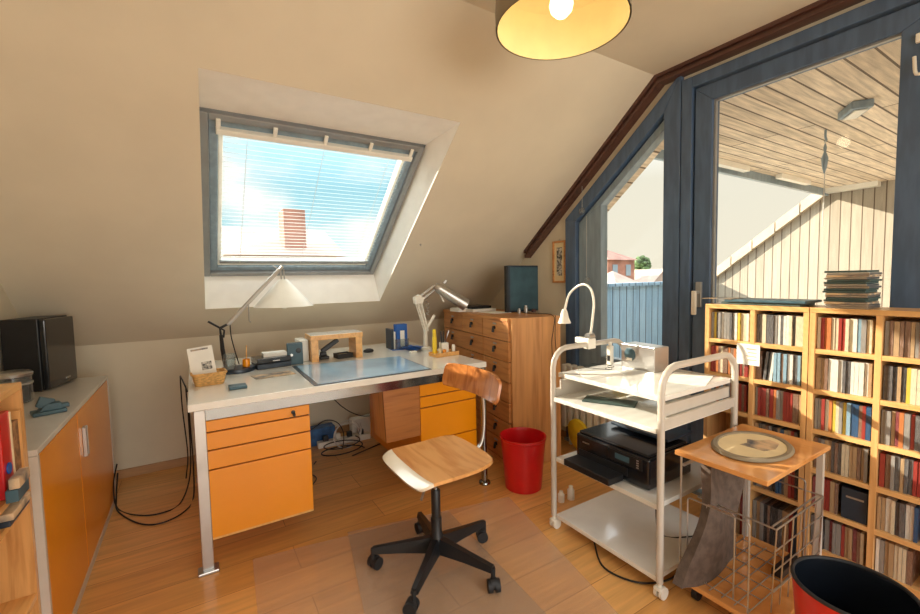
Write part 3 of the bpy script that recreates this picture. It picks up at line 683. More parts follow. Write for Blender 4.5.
# ------------------------------------------------------------------ things on the desk
DT = DZ+.0005
t = thing('basket', 'small woven rattan basket on the left corner of the desk', 'basket', (.045, 2.46, DT), R(4))
def rr(wx, wy, r, n=5):
    P = []
    for cx_, cy_, a0 in ((wx-r, wy-r, 0), (-wx+r, wy-r, 90), (-wx+r, -wy+r, 180), (wx-r, -wy+r, 270)):
        for k in range(n+1): a = R(a0+90*k/n); P.append((cx_+r*math.cos(a), cy_+r*math.sin(a)))
    return P
def loft(b, rings):
    V = [[b.verts.new((x, y, z)) for x, y in P] for P, z in rings]
    for A, B in zip(V, V[1:]):
        n = len(A)
        for k in range(n): b.faces.new((A[k], A[(k+1) % n], B[(k+1) % n], B[k]))
    b.faces.new(V[0][::-1]); b.faces.new(V[-1]); return b
obj('weave', loft(nb(), [(rr(.062, .045, .02), 0), (rr(.074, .056, .024), .055), (rr(.068, .05, .02), .056), (rr(.058, .042, .018), .006)]), 'rattan', t, True)
b = nb(); tube(b, [(x, y, .058) for x, y in rr(.074, .056, .024)], .0055, closed=True); obj('rim', b, 'rattan', t, True)
t = thing('postcard_stand', 'white calendar card with a photo standing in the rattan basket', 'card', (.03, 2.48, DT+.0075), R(6))
Mc = Matrix.Rotation(R(-10), 4, 'X') @ Matrix.Rotation(R(-5), 4, 'Y')
obj('card', box(nb(), -.055, .055, -.002, .002, .002, .178, M=Mc), 'paper', t); obj('photo_print', box(nb(), -.005, .04, -.004, -.002, .06, .10, M=Mc), 'picture', t)
obj('heading', box(nb(), -.04, .035, -.004, -.002, .162, .17, M=Mc), 'photo', t)
tag(obj('phone', bx(.118, .195, 2.235, 2.31, DT, DT+.014, .004), 'teal'), 'small blue-grey box on the desk before the basket', 'box')
# left desk lamp (articulated arm, white cone shade)
t = thing('desk_lamp', 'articulated desk lamp with white cone shade before the roof window', 'lamp', (.19, 2.72, DT), world=True)
obj('base', lt([(.09, 0), (.092, .01), (.088, .022), (.03, .026)], (.19, 2.72, DT), n=32), 'navy', t, True)
obj('post', tb([(.135, 2.72, DT+.02), (.122, 2.70, .88), (.118, 2.7, .96)], [.011, .011, .009]), 'black', t, True)
b = nb(); tube(b, [(.118, 2.7, .95), (.115, 2.7, 1.0), (.06, 2.7, 1.04)], .006); tube(b, [(.115, 2.7, 1.0), (.135, 2.7, .985), (.13, 2.7, .945)], .005); tube(b, [(.115, 2.69, 1.0), (.155, 2.69, 1.02)], .007); obj('elbow_joint', b, 'black', t)
b = nb(); tube(b, [(.15, 2.69, 1.018), (.435, 2.69, 1.325)], .008); tube(b, [(.158, 2.70, 1.012), (.443, 2.70, 1.318)], .005); obj('arm', b, 'satin', t, True)
b = nb(); tube(b, [(.43, 2.69, 1.32), (.40, 2.69, 1.345)], .003); tube(b, [(.435, 2.70, 1.315), (.455, 2.70, 1.34)], .009); tube(b, [(.44, 2.69, 1.325), (.443, 2.69, 1.262)], .004); tube(b, [(.458, 2.69, 1.325), (.461, 2.69, 1.262)], .004); obj('head_joint', b, 'satin', t)
obj('counterweight_rod', tb([(.262, 2.69, 1.13), (.262, 2.69, 1.03), (.27, 2.69, 1.022)], .0035), 'satin', t)
obj('shade', lt([(.022, 1.263), (.03, 1.255), (.165, 1.105), (.163, 1.103), (.028, 1.25)], (.452, 2.69, 0), n=40, cap=False), 'white', t, True)
obj('bulb', lt([(.01, 1.2), (.02, 1.14), (.022, 1.115), (.012, 1.09), (.002, 1.088)], (.452, 2.69, 0), n=16), 'white', t, True)
obj('flex', tb([(.165, 2.70, 1.025), (.168, 2.71, .95), (.185, 2.75, .86), (.205, 2.78, .775)], .003, sm=6), 'cord', t, True)
LBZ = DT+.0265
tag(obj('mug', lt([(.026, 0), (.03, .01), (.03, .085), (.027, .085), (.026, .006)], (.15, 2.655, LBZ), n=20), 'jar', None, True), 'small patterned glass tumbler standing on the base of the left desk lamp', 'tumbler')
tag(obj('pencil_pot', lt([(.014, 0), (.02, .006), (.019, .045), (.015, .045), (.014, .006)], (.235, 2.69, LBZ-.003), n=18), 'orange', None, True), 'small orange pot standing on the base of the left desk lamp', 'pot')
tag(obj('pencil', tb([(.235, 2.69, LBZ+.004), (.24, 2.69, LBZ+.12)], .003), 'beech'), 'single pencil standing in the small orange pot', 'pencil')
# dark box with paper, photo print
t = thing('dark_case', 'dark blue flat case lying on the desk left of the little speaker', 'case', (.375, 2.75, DT), R(7))
obj('lower', bx(-.095, .095, -.07, .07, 0, .03, .003), 'navy', t); obj('upper', bx(-.095, .095, -.07, .07, .032, .062, .003), 'blackgloss', t); obj('badge', bx(-.01, .03, -.0715, -.07, .04, .046), 'satin', t)
tag(obj('paper_pad', bx(.33, .46, 2.72, 2.81, DT+.0625, DT+.082, .001), 'paper'), 'white paper pad lying on the dark blue case', 'paper')
b = nb(); box(b, -.10, .10, -.055, .055, 0, .002, M=Matrix.Translation((.345, 2.475, DT)) @ Matrix.Rotation(R(6), 4, 'Z')); tag(obj('photo_card', b, 'photo'), 'coloured landscape photo print lying flat on the desk', 'photo print')
t = thing('desktop_speaker', 'small dark speaker on the desk left of the wooden stand', 'speaker', (.51, 2.76, DT), R(-6))
obj('front', bx(-.045, .045, -.05, -.0, 0, .13, .004), 'teal', t); obj('cone', lt([(.014, 0), (.016, .003), (.008, .004)], (.02, -.05, .085), n=16, M=Matrix.Rotation(R(90), 4, 'X')), 'black', t)
obj('side_knob', lt([(.008, 0), (.008, .005)], (-.02, -.05, .06), n=12, M=Matrix.Rotation(R(90), 4, 'X')), 'satin', t)
tag(obj('router', bx(.545, .60, 2.78, 2.93, DT, DT+.135, .005), 'white'), 'white upright box beside the little dark speaker', 'router')
t = thing('monitor_stand', 'pale wooden bridge stand at the back of the desk', 'stand', (.765, 2.79, DT), R(-2))
obj('top', bx(-.165, .165, -.09, .09, .135, .165, .002), 'beech', t); obj('leg', bx(-.16, -.118, -.085, .085, 0, .135), 'beech', t); obj('leg', bx(.118, .16, -.085, .085, 0, .135), 'beech', t)
obj('white_top', bx(-.16, .16, -.085, .085, .165, .167), 'toplam', t)['label'] = 'white laminate top face'
t = thing('telephone', 'black cordless telephone in its cradle under the wooden stand', 'telephone', (.695, 2.80, DT), R(0))
obj('cradle', box(bx(-.03, .03, -.03, .05, 0, .02, .006), -.02, .02, -.005, .02, .02, .045, .005), 'black', t); obj('handset', box(nb(), -.015, .015, -.012, .012, -.045, .085, .006, Matrix.Translation((.025, 0, .072)) @ Matrix.Rotation(R(58), 4, 'Y')), 'black', t)
t = thing('tape_tray', 'small black open tray under the wooden stand', 'tray', (.815, 2.77, DT), R(8))
obj('tray', box(box(box(box(bx(-.05, .05, -.04, .04, 0, .008), -.05, .05, -.04, -.034, .008, .03), -.05, .05, .034, .04, .008, .03), -.05, -.044, -.034, .034, .008, .03), .044, .05, -.034, .034, .008, .03), 'black', t)
obj('paper_block', bx(-.035, .035, -.026, .026, .008, .022), 'cream', t)
# desk pad
t = thing('desk_pad', 'large blue desk pad with a transparent cover lying on the desk', 'desk pad', (.79, 2.32, DT), world=True)
b = nb(); prism(b, [(.468, 2.085), (1.10, 2.075), (1.125, 2.56), (.475, 2.66)], 2, DT, DT+.003); obj('border', b, 'navy', t)
paint('padblue', (166, 202, 228), .12, var=.15, scale=3, coat=.6)
b = nb(); prism(b, [(.488, 2.098), (1.09, 2.088), (1.112, 2.55), (.492, 2.642)], 2, DT+.003, DT+.005); obj('sheet', b, 'padblue', t)
# holder with blue box
t = thing('document_holder', 'acrylic holder with a bright blue box at the back of the desk', 'holder', (1.26, 2.86, DT), R(-4))
obj('clear_pocket', box(box(bx(-.05, .055, -.04, -.037, 0, .075), -.05, -.047, -.037, .05, 0, .075), .052, .055, -.037, .05, 0, .075), 'jar', t)
obj('base', bx(-.075, .075, -.05, .06, 0, .004), 'blue', t)
tag(obj('blue_box', box(bx(1.225, 1.31, 2.835, 2.89, DT+.0045, DT+.18, .003), 1.25, 1.285, 2.833, 2.835, DT+.04, DT+.13), 'blue'), 'bright blue carton standing in the acrylic holder', 'carton')
tag(obj('carton_label', bx(1.252, 1.285, 2.8305, 2.8335, DT+.02, DT+.135), 'paper'), 'white slip in front of the bright blue carton', 'paper')
tag(obj('dark_booklet', bx(1.18, 1.20, 2.83, 2.93, DT+.0045, DT+.15, .002), 'navy'), 'dark booklet standing left of the bright blue carton', 'booklet')
tag(obj('binder_booklet', bx(1.202, 1.214, 2.83, 2.93, DT+.0045, DT+.13, .001), 'paper'), 'white booklet between the dark booklet and the blue carton', 'booklet')
b = nb()
for k in range(16):
    a = k*.9; p = Vector((1.30+.05*math.cos(a*1.7)*random.random(), 2.72+.045*math.sin(a)*random.random(), DT+.0045+.0018*k)); Mb = Matrix.Translation(p) @ Matrix.Rotation(a, 4, 'Z') @ Matrix.Rotation(R(random.uniform(-4, 4)), 4, 'X')
    box(b, -.05, .05, -.012, .012, 0, .0016, M=Mb)
tag(obj('blue_ribbon', b, 'blue'), 'tangle of bright blue bands lying before the acrylic holder', 'bands', kind='stuff')
tag(obj('eraser', bx(1.235, 1.28, 2.62, 2.65, DT, DT+.012, .002), 'paper'), 'white eraser on the desk in front of the blue bands', 'eraser')
tag(obj('computer_mouse', lt([(.02, 0), (.026, .006), (.022, .018), (.008, .026)], (1.02, 2.86, DT), n=18, sx=1.5), 'black', None, True), 'black computer mouse at the back of the desk right of the wooden stand', 'mouse')
# right desk lamp
t = thing('desk_lamp', 'silver spring arm desk lamp with tube shade at the right end of the desk', 'lamp', (1.40, 2.72, DT), world=True)
obj('base', lt([(.042, 0), (.042, .012), (.018, .02), (.015, .12), (.02, .14)], (1.40, 2.72, DT), n=22), 'white', t, True)
b = nb()
for dy in (-.015, .015): tube(b, [(1.40, 2.72+dy, .87), (1.33, 2.72+dy, 1.10)], .006); tube(b, [(1.415, 2.72+dy, .88), (1.36, 2.72+dy, 1.10)], .006)
tube(b, [(1.40, 2.72, .88), (1.475, 2.72, .985)], .011); obj('lower_arm', b, 'white', t, True)
b = nb(); prism(b, [(1.32, 1.075), (1.375, 1.075), (1.39, 1.115), (1.35, 1.14), (1.315, 1.12)], 1, 2.70, 2.74, bev=.003); obj('elbow_plate', b, 'white', t)
b = nb()
for dy in (-.012, .012): tube(b, [(1.345, 2.72+dy, 1.115), (1.475, 2.70+dy, 1.205)], .005); tube(b, [(1.36, 2.72+dy, 1.09), (1.485, 2.70+dy, 1.18)], .005)
obj('upper_arm', b, 'satin', t, True)
b = nb(); tube(b, [Vector((1.42, 2.72, .99))+Vector((.012*math.cos(k*.9), .012*math.sin(k*.9), .004*k)) for k in range(30)], .0025, n=5); obj('spring', b, 'satin', t)
b = nb(); A_ = Vector((1.47, 2.69, 1.20)); B_ = Vector((1.69, 2.63, 1.055)); tube(b, [A_, A_+(B_-A_)*.08, A_+(B_-A_)*.14, B_], [.022, .033, .036, .047], n=24); obj('shade', b, 'satin', t, True)
obj('opening', tube(nb(), [B_+(B_-A_)*.001, B_+(B_-A_)*.006], .043, n=24), 'white', t)
obj('head_knob', tb([(1.53, 2.66, 1.215), (1.545, 2.65, 1.235)], .01), 'satin', t)
obj('flex', tb([(1.49, 2.70, 1.19), (1.52, 2.70, 1.13), (1.545, 2.70, 1.08)], .007, sm=4), 'white', t, True)
# tray of pens
t = thing('desk_organiser', 'low wooden tray of pens and pots at right end of the desk', 'tray', (1.375, 2.42, DT), R(4))
obj('tray', bx(-.085, .09, -.05, .05, 0, .016, .002), 'beech', t)
obj('divider', box(bx(-.085, .09, -.05, -.044, .016, .026), -.085, .09, .044, .05, .016, .026), 'beech', t)
Z2 = DT+.0165
t = thing('pencil_cup', 'white pencil cup standing in the low wooden tray', 'cup', (1.385, 2.44, Z2))
obj('cup', bx(-.022, .03, -.02, .02, 0, .065, .003), 'white', t)
for i, (dx, dy, lx, m_, nm) in enumerate([(-.01, 0, -.008, 'navy', 'dark'), (.004, .006, .004, 'black', 'black'), (.016, -.004, .016, 'beam', 'brown'), (.02, .008, .03, 'satin', 'silver')]):
    tag(obj('pen', tb([(1.385+dx, 2.44+dy, Z2+.0655), (1.385+dx+lx, 2.44+dy, Z2+.14)], .0035), m_), nm+' pen sticking out of the white pencil cup', 'pen', 'pens in the white cup')
t = thing('highlighter', 'thick yellow glue stick standing left of the white pencil cup', 'glue stick', (1.325, 2.45, Z2))
obj('barrel', lt([(.015, 0), (.015, .10), (.012, .105), (.012, .148), (.010, .155)], n=18), 'yellow', t, True); obj('band', lt([(.0145, .045), (.0145, .053)], n=18), 'black', t)
for i, (x, y, r_, h_, m_, lab) in enumerate([(1.335, 2.40, .011, .035, 'cream', 'tiny cream pot at the left end of the wooden tray'), (1.365, 2.392, .012, .028, 'orange', 'tiny orange pot before the white pencil cup'), (1.445, 2.41, .012, .05, 'white', 'slim white bottle right of the pencil cup')]):
    tag(obj('small_pot', lt([(r_, 0), (r_, h_*.8), (r_*.6, h_)], (x, y, Z2), n=16), m_, None, True), lab, 'pot', 'small pots in the wooden tray')

# ------------------------------------------------------------------ floor cables and power strip
t = thing('power_strip', 'white power strip with plugs on the floor under the desk', 'power strip', (.93, 3.22, 0), R(-3))
obj('strip', bx(-.20, .20, -.03, .03, .0005, .045, .006), 'white', t)
for k in range(4): obj('plug', bx(-.16+k*.09, -.12+k*.09, -.02, .02, .045, .085, .006), ('black', 'white', 'black', 'black')[k], t)
tag(obj('adapter_box', bx(.66, .88, 3.28, 3.38, .0005, .13, .004), 'denim'), 'dark blue box standing by the wall under the desk', 'box')
tag(obj('network_box', bx(1.02, 1.22, 3.30, 3.38, .0005, .14, .006), 'paper'), 'pale box standing by the wall behind the power strip', 'box')
def cable(label, pts, r=.004, m='cord', group='black cables on the floor', smn=7):
    tag(obj('cable', tb(pts, r, sm=smn, n=7), m, None, True), label, 'cable', group)
cable('black cable running from the sideboard to the desk, the upper loop', [(-.432, 3.15, .20), (-.44, 3.05, .12), (-.42, 2.98, .006), (-.31, 2.82, .006), (-.2, 2.78, .006), (-.12, 2.86, .006), (-.07, 3.0, .12), (-.065, 3.1, .4), (-.07, 3.12, .62)])
cable('black cable between sideboard and desk, sagging lower on the floor', [(-.43, 3.14, .15), (-.428, 3.02, .05), (-.41, 2.93, .006), (-.30, 2.72, .006), (-.20, 2.66, .006), (-.1, 2.73, .006), (-.06, 2.9, .006), (-.055, 3.1, .15), (-.06, 3.14, .45), (-.05, 3.18, .60)])
cable('black cable hanging at the left end of the desk beside the basket', [(-.05, 2.55, .70), (-.075, 2.62, .76), (-.085, 2.8, .72), (-.09, 3.0, .5), (-.08, 3.08, .2), (-.1, 3.2, .006)], .0035)
cable('black cable hanging from under the desk beside the left pedestal', [(.47, 2.62, .655), (.48, 2.65, .45), (.52, 2.75, .2), (.60, 2.9, .006), (.66, 2.98, .006)])
cable('thin black cable drooping under the desk towards the wooden box', [(.66, 3.05, .44), (.73, 3.05, .425), (.80, 3.05, .415), (.87, 3.05, .34), (.95, 3.05, .275), (1.04, 3.05, .235), (1.16, 3.05, .225)], .0035)
cable('looped black cable arching in front of the wall under the desk', [(.43, 3.0, .10), (.55, 3.03, .17), (.66, 3.05, .215), (.75, 3.05, .258), (.83, 3.05, .23), (.872, 3.05, .16), (.88, 3.06, .08), (.87, 3.08, .008)], .0035)
b = nb(); lp = []
for k in range(26):
    a = k*.52; lp.append((.86+.16*math.cos(a)*(1-.01*k), 3.02+.10*math.sin(a), .008+.0035*k))
tag(obj('cable_coil', tube(b, smooth_path(lp, 3), .0045, n=6), 'cord'), 'coiled black cable heap lying before the power strip', 'cable')
b = nb(); tube(b, smooth_path([(.90+.098*math.cos(a)+.002*k, 3.06+.004*k, .103+.098*math.sin(a)) for k, a in [(k, k*.45) for k in range(30)]], 3), .004, n=6)
tag(obj('cable_coil', b, 'cordwhite'), 'upright double ring of grey cable beside the black cable heap under the desk', 'cable')
cable('small loop of black cable beside the left pedestal on the floor', [(.47, 2.80, .006), (.56, 2.82, .006), (.60, 2.72, .006), (.53, 2.62, .006), (.47, 2.64, .006)], .0035)
cable('black cable running over the wooden floor to the right pedestal', [(.90, 2.93, .006), (1.05, 2.99, .006), (1.2, 3.05, .006), (1.33, 3.1, .006)])
cable('grey cable trailing from under the white trolley across the floor', [(1.63, 1.40, .006), (1.52, 1.30, .006), (1.42, 1.16, .006), (1.47, 1.02, .006), (1.62, .97, .006), (1.75, 1.05, .006)], .004)

# ------------------------------------------------------------------ white trolley
TX0, TX1, TY0, TY1 = 1.46, 2.0, .935, 1.50
t = thing('trolley', 'white metal trolley on casters holding the black printer', 'trolley', ((TX0+TX1)/2, (TY0+TY1)/2, 0), world=True)
for y, nm in ((TY1, 'l'), (TY0, 'r')):
    zt = .895; r_ = .09
    pts = [(TX0, y, .065), (TX0, y, zt-r_)]+[(TX0+r_-r_*math.cos(R(a)), y, zt-r_+r_*math.sin(R(a))) for a in (22, 45, 67, 90)]
    pts += [(TX1-r_+r_*math.sin(R(a)), y, zt-r_+r_*math.cos(R(a))) for a in (0, 22, 45, 67, 90)]+[(TX1, y, .065)]
    obj('side_frame', tb(pts, .0135, n=12), 'cartwhite', t, True)
for z, x0, lip in ((.78, TX0+.02, 0), (.663, TX0-.01, 1), (.365, TX0+.0, 0), (.078, TX0+.0, 0)):
    s_ = obj('shelf', bx(x0, TX1, TY0+.014, TY1-.014, z-.02, z, .002), 'toplam', t)
for a_, c_ in ((TY0+.014, TY0+.03), (TY1-.03, TY1-.014)): obj('drawer_rail', bx(TX0+.03, TX1-.02, a_, c_, .70, .745), 'cartwhite', t)
for a_ in (TY0, TY1): obj('side_rail', bx(TX0+.015, TX1-.015, a_-.006, a_+.006, .66, .70), 'cartwhite', t)
for x in (TX0, TX1):
    for y in (TY0, TY1):
        b = nb(); tube(b, [(x, y, .04), (x, y, .066)], .008); box(b, x-.018, x+.018, y-.016, y+.016, .036, .05, .004)
        for sg in (1, -1): tube(b, [(x+.008, y+sg*.005, .024), (x+.008, y+sg*.017, .024)], .0235, n=18)
        obj('caster', b, 'white', t, True)
# on trolley top
t = thing('tissue_box', 'brushed silver box with a round opening on top of the trolley', 'box', (1.885, 1.305, .7805), R(-6))
b = nb()
obj('body', bx(-.045, .055, -.10, .10, 0, .118, .003), 'satin', t)
o = obj('opening', lt([(.034, 0), (.034, .002), (.029, .003)], (-.045, .045, .068), n=28, M=Matrix.Rotation(R(-90), 4, 'Y')), 'teal', t); o['label'] = 'round dark opening'
obj('tissue', bx(-.0495, -.0481, .028, .062, .036, .05), 'white', t)
t = thing('small_clock', 'small white device with dark face beside the silver box', 'clock', (1.83, 1.462, .7805))
obj('body', box(bx(-.012, .012, -.014, .014, 0, .10, .004), -.006, .006, -.008, .008, .10, .12, .003), 'white', t); obj('face', bx(-.0135, -.0121, -.009, .009, .02, .05), 'black', t)
tag(obj('paper_sheet', box(nb(), -.11, .11, -.08, .08, 0, .0015, M=Matrix.Translation((1.84, 1.05, .7805)) @ Matrix.Rotation(R(20), 4, 'Z')), 'paper'), 'sheet of paper on the trolley top right of the silver box', 'paper')
tag(obj('paper_sheet', box(nb(), -.10, .10, -.06, .06, 0, .0015, M=Matrix.Translation((1.62, 1.35, .7805)) @ Matrix.Rotation(R(-30), 4, 'Z')), 'paper'), 'pale sheet of paper on the left part of the trolley top', 'paper')
t = thing('eyeglasses', 'thin wire eyeglasses lying at the left end of the trolley top', 'glasses', (1.75, 1.40, .783), R(30))
b = nb(); tube(b, [(.022*math.cos(a)-.03, .016*math.sin(a), .002) for a in [k*.5 for k in range(12)]], .0015, n=5); tube(b, [(.022*math.cos(a)+.03, .016*math.sin(a), .002) for a in [k*.5 for k in range(12)]], .0015, n=5); obj('rims', b, 'black', t)
b = nb(); tube(b, [(-.055, 0, .003), (-.05, .11, .003)], .0015, n=5); tube(b, [(.055, 0, .003), (.06, .10, .003)], .0015, n=5); obj('temples', b, 'black', t)
# gooseneck lamp clamped on left handle
t = thing('gooseneck_lamp', 'white gooseneck lamp clamped to the left handle of the trolley', 'lamp', (1.72, 1.50, .895), world=True)
obj('clamp', box(bx(1.69, 1.745, 1.482, 1.518, .872, .925, .004), 1.70, 1.735, 1.52, 1.585, .895, .925, .004), 'white', t)
obj('neck', tb([(1.72, 1.50, .92), (1.72, 1.482, 1.03), (1.72, 1.475, 1.12), (1.72, 1.50, 1.185), (1.72, 1.56, 1.20), (1.72, 1.64, 1.15), (1.72, 1.675, 1.06)], .006, sm=7), 'white', t, True)
obj('shade', lt([(.012, .075), (.018, .06), (.024, .03), (.036, 0), (.033, 0), (.02, .03)], (1.72, 1.678, .99), n=24), 'white', t, True)
obj('switch_knob', tb([(1.70, 1.50, .935), (1.74, 1.50, .935)], .018, n=14), 'satin', t, True)
# second shelf
t = thing('tablet', 'dark green flat folder on the second shelf of the trolley', 'folder', (1.60, 1.28, .6635), R(-62))
b = nb(); box(b, -.115, .115, -.05, .05, 0, .007, .002); obj('cover', b, 'green', t)
tag(obj('yellow_notes', bx(1.80, 1.86, 1.36, 1.42, .6635, .70, .002), 'yellow'), 'small yellow note block at the back of the second trolley shelf', 'note block')
tag(obj('white_carton', bx(1.80, 1.88, 1.25, 1.34, .6635, .69, .002), 'paper'), 'small white box right of the yellow note block', 'box')
# printer
t = thing('printer', 'black inkjet printer on the middle shelf of the white trolley', 'printer', (1.69, 1.215, .3655), world=True)
PX0, PX1, PY0, PY1, PZ = 1.515, 1.82, 1.02, 1.405, .3655
obj('body', bx(PX0, PX1, PY0, PY1, PZ+.006, PZ+.135, .008), 'blackgloss', t)
obj('lid', bx(PX0+.01, PX1-.02, PY0+.01, PY1-.01, PZ+.135, PZ+.148, .005), 'blackgloss', t)
b = nb(); box(b, PX1-.13, PX1+.06, PY0+.03, PY1-.06, 0, .012, .003, Matrix.Translation((0, 0, PZ+.158)) @ Matrix.Identity(4)); box(b, PX1-.04, PX1-.01, PY0+.05, PY1-.05, PZ+.14, PZ+.165); obj('paper_feed_flap', b, 'navy', t)
obj('front_slot', bx(PX0-.003, PX0+.005, PY0+.10, PY1-.02, PZ+.03, PZ+.065), 'black', t)
obj('output_tray', bx(PX0-.095, PX0, PY0+.12, PY1-.01, PZ+.004, PZ+.034, .004), 'black', t)
obj('control_panel', bx(PX0-.004, PX0+.004, PY0+.03, PY0+.20, PZ+.078, PZ+.125, .001), 'black', t)
obj('display', bx(PX0-.006, PX0-.004, PY0+.09, PY0+.16, PZ+.092, PZ+.115), 'teal', t)
for k in range(4): obj('button', bx(PX0-.006, PX0-.004, PY0+.045+.0*k, PY0+.055, PZ+.084+.01*k, PZ+.089+.01*k), 'satin', t)
obj('name_badge', bx(PX0-.0015, PX0+.002, PY1-.08, PY1-.04, PZ+.1, PZ+.106), 'satin', t)
for q_ in ((PX0+.02, PX0+.05, PY0+.02, PY0+.05), (PX0+.02, PX0+.05, PY1-.05, PY1-.02), (PX1-.05, PX1-.02, PY0+.1, PY1-.1)): obj('foot', bx(*q_, PZ, PZ+.007), 'rubber', t)
cable('thin black lead hanging from the printer shelf onto the bottom trolley shelf', [(1.80, 1.17, .345), (1.76, 1.15, .2), (1.72, 1.10, .085), (1.80, 1.02, .084), (1.9, 1.0, .084)], .003)
# radiator and things behind
t = thing('radiator', 'white ribbed radiator on the wall under the fixed window', 'radiator', (2.33, 1.9, .12), world=True)
for k in range(14): obj('rib', bx(2.29, 2.36, 1.45+.06*k, 1.49+.06*k, .13, .60, .008), 'white', t)
obj('header_pipe', box(bx(2.315, 2.345, 1.45, 2.27, .14, .17), 2.315, 2.345, 1.45, 2.27, .55, .58), 'white', t); obj('wall_bracket', box(bx(2.355, 2.4, 1.6, 1.63, .4, .45), 2.355, 2.4, 2.1, 2.13, .4, .45), 'white', t)
obj('support_foot', box(bx(2.315, 2.345, 1.52, 1.54, 0, .14), 2.315, 2.345, 2.2, 2.22, 0, .14), 'white', t)
tag(obj('yellow_cushion', lt([(.01, -.03), (.07, -.026), (.10, -.01), (.10, .01), (.07, .026), (.01, .03)], (2.255, 2.06, .25), n=28, sx=1.25, M=Matrix.Rotation(R(78), 4, 'Y')), 'yellow', None, True), 'round yellow cushion leaning against the white radiator', 'cushion')
bpy.data.objects['yellow_cushion'].location.z = .001+.0
for i, (x, y, r_, h_, lab) in enumerate([(1.67, 1.66, .018, .06, 'short white bottle on the floor behind the trolley, left one'), (1.735, 1.65, .020, .075, 'taller white bottle on the floor behind the trolley, right one')]):
    tag(obj('bottle', lt([(r_, 0), (r_, h_*.7), (r_*.6, h_*.85), (r_*.6, h_)], (x, y, .0005), n=18), 'white', None, True), lab, 'bottle', 'white bottles on the floor')

# ------------------------------------------------------------------ wooden trolley table with wire rack
WX0, WX1, WY0, WY1 = 1.515, 2.03, .605, .915
t = thing('side_table', 'low wooden table trolley beside the white trolley', 'table', ((WX0+WX1)/2, (WY0+WY1)/2, 0), world=True)
obj('top', bx(WX0, WX1, WY0, WY1, .562, .58, .003), 'tablewood', t)
obj('lower_board', bx(WX0, WX1-.01, WY0-.02, WY1-.02, .075, .093, .002), 'tablewood', t)
obj('leg', tb([(WX0+.012, WY1-.02, .093), (WX0+.012, WY1-.02, .562)], .004), 'satin', t); obj('leg', bx(WX1-.035, WX1-.015, WY1-.045, WY1-.025, .093, .562), 'cartwhite', t)
obj('leg', bx(WX1-.04, WX1-.02, WY0+.01, WY0+.03, .093, .562), 'cartwhite', t)
for x in (WX0+.06, WX1-.06):
    for y in (WY0+.03, WY1-.06): obj('caster', tube(tube(nb(), [(x, y, .04), (x, y, .075)], .007), [(x, y-.01, .025), (x, y+.01, .025)], .0245, n=18), 'black', t, True)
obj('rail', tb([(WX0+.01, WY1-.03, .53), (WX1-.03, WY1-.03, .53)], .006), 'satin', t)
t = thing('oval_plate', 'oval framed picture plate with bear-brown motif lying on the wooden table', 'plate', (1.775, .765, .5805), R(4))
t['label'] = 'oval framed picture plate lying flat on the low wooden table'
obj('rim', lt([(.12, 0), (.125, .004), (.118, .012), (.106, .012), (.102, .006)], n=48, sx=1.42), 'shade_out', t, True)
obj('picture', lt([(.103, .004), (.103, .0075)], n=48, sx=1.42), 'cream', t)
b = nb(); prism(b, [(-.03, -.05), (.02, -.07), (.09, -.06), (.11, -.02), (.07, .0), (.05, .035), (.01, .02), (-.03, .03)], 2, .0075, .0082); obj('motif', b, 'photo', t)
# wire filing rack
t = thing('wire_rack', 'chromed wire filing rack standing on the lower board of the wooden table', 'rack', (1.75, .74, .0935), world=True)
def U(b, x, y0, y1, z0, z1, r=.012, w_=.0028):
    pts = [(x, y1, z0), (x, y1, z1-r)]+[(x, y1-r+r*math.cos(R(a)), z1-r+r*math.sin(R(a))) for a in (30, 60, 90)]+[(x, y0+r-r*math.sin(R(a)), z1-r+r*math.cos(R(a))) for a in (0, 30, 60)]+[(x, y0, z1-r), (x, y0, z0)]
    tube(b, pts, w_, n=7)
for x, y0, y1, zt in ((1.53, .66, .87, .41), (1.56, .72, .815, .40), (1.97, .66, .87, .44)):
    b = nb(); U(b, x, y0, y1, .096, zt); obj('divider', b, 'satin', t, True)
b = nb()
for k in range(6): y = .66+.042*k; tube(b, [(1.53, y, .098), (1.97, y, .098)], .002, n=6)
for k in range(6): x = 1.55+.08*k; tube(b, [(x, .66, .100), (x, .87, .100)], .002, n=6)
obj('base_grid', b, 'satin', t, True)
b = nb(); tube(b, [(1.60, .61, .39), (1.99, .61, .39)], .003); tube(b, [(1.60, .61, .39), (1.60, .87, .39)], .003); tube(b, [(1.99, .61, .39), (1.99, .87, .39)], .003); tube(b, [(1.6, .87, .39), (1.99, .87, .39)], .003)
tube(b, [(1.62, .63, .385), (1.97, .63, .385)], .003); obj('top_frame', b, 'satin', t, True)
b = nb()
for k in range(7): x = 1.60+.065*k; tube(b, [(x, .61, .39), (x, .62, .096)], .0023, n=6)
for k in range(3): z = .17+.07*k; tube(b, [(1.6, .615, z), (1.99, .615, z)], .0023, n=6)
obj('side_wires', b, 'satin', t, True)
# grey bag between trolley and rack
t = thing('fabric_bag', 'dark grey fabric bag hanging between the trolley and the wire rack', 'bag', (1.70, .862, .0935))
def bagf(u, v):
    wv = .115+.055*(1-v)/2-.02*math.cos(v*3)
    x = u*wv*1.0-.03+.05*v; z = .22+.205*v+.012*math.sin(u*4); y = .015*math.sin(u*3+v*2)-.012*math.cos(v*2)-.015*(1-v)*.5
    return Vector((x, y, z))
obj('body', sheet(nb(), bagf, 18, 18, -.035), 'greybag', t, True)
obj('bottom_fold', lt([(.01, .004), (.03, .008), (.034, .02), (.02, .032)], (0, -.01, 0), n=20, sx=3.4), 'greybag', t, True)
obj('strap', tb([(-.06, .0, .42), (-.03, .0, .455), (.05, .0, .46), (.10, .0, .43)], .006, sm=5), 'greybag', t, True)
tag(obj('dark_book', bx(1.80, 1.96, .665, .70, .1025, .13, .002), 'black'), 'thin dark book lying in the wire rack', 'book')

